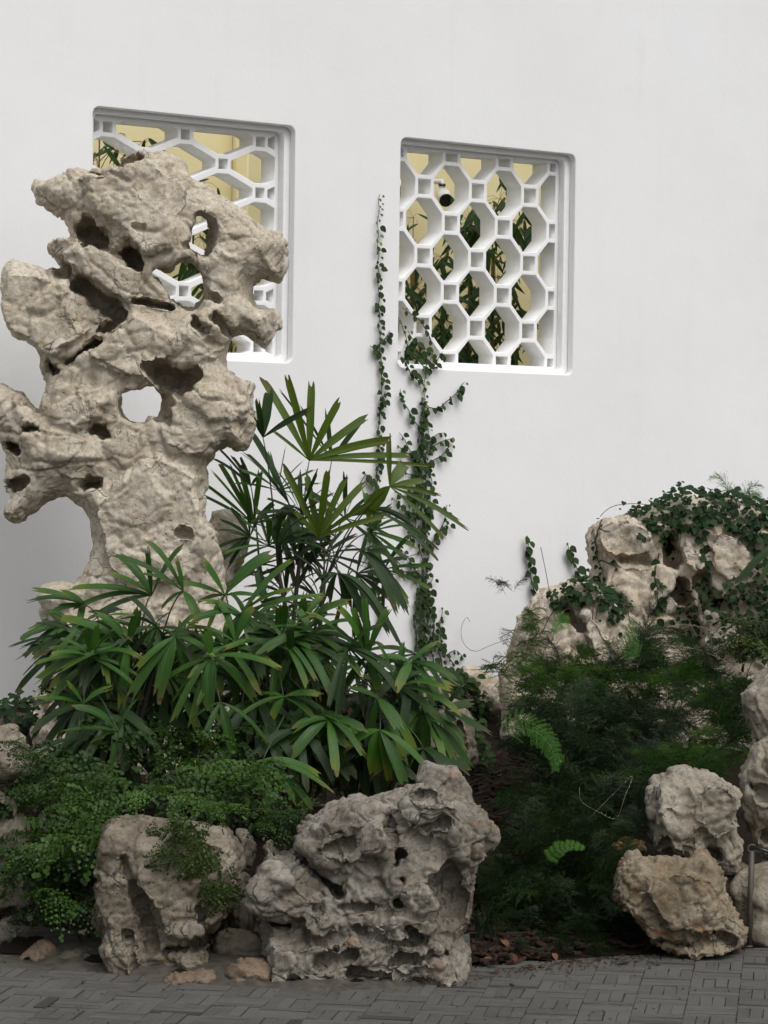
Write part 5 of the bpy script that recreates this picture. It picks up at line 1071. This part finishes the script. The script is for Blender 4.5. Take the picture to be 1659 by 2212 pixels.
for i, (x, y, lab) in enumerate(((1062, 2094, 'curled dead leaf at mulch edge nearest the largest boulder'), (1100, 2086, 'reddish dead leaf lying on the mulch edge of paving'), (1196, 2080, 'pale curled dead leaf at the paving edge below dark fern'), (1085, 2068, 'brown dead leaf behind the mulch edge beside grass tuft'), (1055, 1812, 'reddish dead leaf on the slope right of largest boulder'), (1080, 1730, 'orange brown dead leaf high on the mulch slope'))):
    p = on_ground(x, y) if y > 2060 else at(x, y, 10.6)
    p.z = max(soil_h(p.x, p.y), 0.004) + .012
    o = link('dead_leaf', DL[i % 2]); o.matrix_basis = leaf_matrix(p, Vector((.1, -.3, 1)), Vector((random.uniform(-1, 1), -.6, 0)), .1, 0) @ Matrix.Scale(1.15, 4); tag(o, lab, 'dead leaf')
# ---- metal post and rope at the right edge
pb_ = on_ground(1618, 2055); pt_ = at(1624, 1838, (pb_ - CAMP).dot(CF)); post = empty('metal_post', pb_); tag(post, 'slim dark metal post at right edge in front of pale rocks', 'post')
mb = MB(); mb.tube([pb_, pb_ + (pt_ - pb_) * .5, pt_], .0102, 14); child('pole', mb.build('pole'), post, M_POST)
V, Fc = lathe([(.012, 0), (.034, 0), (.034, .006), (.014, .009), (.0125, .02)], Matrix.Translation(pb_ + Vector((0, 0, .001))), 16); child('base_plate', mesh('base_plate', V, Fc), post, M_POST)
mb = MB(); c = pt_ + Vector((0, 0, .008)); mb.tube([c + Vector((.014 * math.cos(a), -.004, .014 * math.sin(a))) for a in [i * 2 * PI / 14 for i in range(15)]], .0035, 6, False); child('eyelet', mb.build('eyelet'), post, M_POST)
mb = MB(); mb.tube([c + Vector((.010, -.006, .006)), c + Vector((.04, -.01, -.004)), c + Vector((.10, -.02, -.022)), c + Vector((.25, -.03, -.04)), c + Vector((.5, -.03, -.03)), c + Vector((.9, -.02, .0))], .0055, 8)
o = link('barrier_rope', mb.build('barrier_rope')); o.data.materials.append(M_BLK); o.data.transform(Matrix.Translation(-c)); o.location = c; tag(o, 'dark barrier rope hooked to the slim metal post', 'rope')
# ---- bamboo behind the lattices
BL = [leaf_mesh('leaf', .15 * s, .026 * s, heart=0, cup=.3, mat=M_BAM) for s in (.6, .8, 1.0, 1.2)]
def bamboo(label, x, ytop, ybot, back, clusters, r=.017, culm=True):
    a = on_wall(x, ytop, back); b = Vector((a.x, a.y, .03)); pl = empty('bamboo', b); tag(pl, label, 'bamboo', 'bamboo behind the lattices')
    mb = MB(); hgt = a.z - .03; P = []; R = []
    k = 0
    while k * .19 < hgt:
        z = k * .19; rr = r * (1 - .35 * z / hgt)
        for dz, m in ((0, 1.18), (.012, 1.0), (.178, 1.0)):
            if z + dz < hgt: P.append(b + Vector((0, 0, z + dz))); R.append(rr * m)
        k += 1
    mb.tube(P, R, 10); child('culm', mb.build('culm'), pl, M_CULM); items = []
    for cx, cy, n, sp in clusters:
        tw = MB(); c = on_wall(cx, cy, back - .1); rootp = Vector((a.x, a.y, min(a.z, max(.3, c.z - .1)))); tw.tube(bez(rootp, (rootp + c) / 2 + Vector((0, 0, .08)), c, 6), .0022, 4)
        for i in range(n):
            p = c + Vector((random.gauss(0, sp), random.gauss(0, .06), random.gauss(0, sp)))
            tw.tube([c, (c + p) / 2 + Vector((0, 0, .012)), p], .001, 3, False)
            items.append((random.choice(BL), leaf_matrix(p, Vector((random.uniform(-.6, .6), -.8, random.uniform(-.2, .9))).normalized(), Vector((random.uniform(-1.2, 1.2), -.2, -1)), random.uniform(-.5, .3), 0), random.random()))
        child('twig', tw.build('twig'), pl, M_CULM)
    put_leaves(pl, items)
bamboo('tan bamboo culm behind left columns of the octagon lattice', 893, 455, 780, .95, [(893, 470, 6, .05), (900, 620, 26, .08), (890, 700, 24, .09), (900, 760, 34, .07)])
bamboo('bamboo culm behind the middle of the octagon lattice', 1016, 560, 780, 1.0, [(1016, 478, 18, .07), (1020, 520, 12, .06), (1010, 620, 14, .08), (1012, 660, 22, .08), (1010, 755, 45, .07), (1020, 500, 22, .06)])
bamboo('dark leafed bamboo culm right of centre behind octagon lattice', 1066, 500, 780, 1.1, [(1080, 430, 16, .07), (1068, 560, 14, .07), (1075, 600, 14, .07), (1065, 700, 34, .08), (1070, 760, 34, .08), (1080, 450, 14, .05)])
bamboo('bamboo with drooping leaf clump behind right of octagon lattice', 1112, 480, 780, 1.1, [(1128, 480, 20, .06), (1140, 505, 14, .06), (1100, 620, 10, .06), (1120, 755, 12, .07), (1115, 690, 8, .06)], r=.008)
bamboo('bamboo behind second column of the octagon lattice', 957, 545, 780, 1.0, [(958, 560, 14, .07), (960, 590, 12, .06), (955, 690, 26, .08), (960, 730, 34, .07), (950, 640, 8, .06)], r=.010)
bamboo('thin bamboo twigs at top left behind hexagon lattice', 215, 290, 780, .9, [(208, 345, 7, .05), (255, 330, 6, .06), (315, 308, 5, .035), (270, 290, 3, .04)], r=.006)
bamboo('bamboo seen through the holes of the tall rock', 400, 560, 780, 1.0, [(440, 395, 7, .05), (435, 515, 12, .06), (412, 590, 8, .05), (400, 560, 6, .05), (505, 745, 8, .04)], r=.016)
# ---- security camera behind the octagon lattice
cc = on_wall(963, 433, 1.35); d = ((CAMP - cc).normalized() * .93 + CR * .17 - CU * .30).normalized()
q = d.to_track_quat('Z', 'Y').to_matrix().to_4x4(); q.translation = cc
sc_ = empty('security_camera', cc); tag(sc_, 'white bullet security camera with black lens behind octagon lattice', 'camera')
V, Fc = lathe([(.020, -.155), (.033, -.150), (.036, -.12), (.036, -.02), (.038, -.018), (.038, -.003), (.0365, -.002)], q, 24); child('housing', mesh('housing', V, Fc), sc_, M_CAMW)
V, Fc = lathe([(.0364, -.004), (.0364, .003), (.022, .004), (.016, .002), (.010, .001)], q, 24); child('lens', mesh('lens', V, Fc), sc_, M_BLK)
mb = MB(); V = []; n = 13
for zz in (-.10, .010):
    for rr in (.0395, .0425):
        for i in range(n): a = math.radians(15 + 150 * i / (n - 1)); V.append(q @ Vector((rr * math.cos(a), rr * math.sin(a), zz)))
Fc = []
for i in range(n - 1):
    Fc += [(i, i + 1, 2 * n + i + 1, 2 * n + i), (n + i + 1, n + i, 3 * n + i, 3 * n + i + 1), (i, n + i, n + i + 1, i + 1), (2 * n + i, 2 * n + i + 1, 3 * n + i + 1, 3 * n + i)]
child('hood', mesh('hood', V, Fc), sc_, M_CAMW)
rear = q @ Vector((0, .02, -.14)); wp = cc + Vector((0, 0, .10)) - CR * .06; tt = (YB - 1.35) - .015; wp = wp - WN * ((wp - cc).dot(WN) + tt)
mb = MB(); mb.tube([rear, rear + Vector((0, 0, .045)), (rear + wp) / 2 + Vector((0, 0, .04)), wp], [.016, .015, .013, .013], 12); child('mount_arm', mb.build('mount_arm'), sc_, M_CAMW)
mb = MB(); mb.tube([rear + Vector((0, 0, .018)), rear + Vector((0, 0, .032))], .021, 16); child('swivel_ring', mb.build('swivel_ring'), sc_, M_BLK)
mb = MB(); mb.tube([wp, wp - WN * .0145], .04, 20); child('wall_base', mb.build('wall_base'), sc_, M_CAMW)
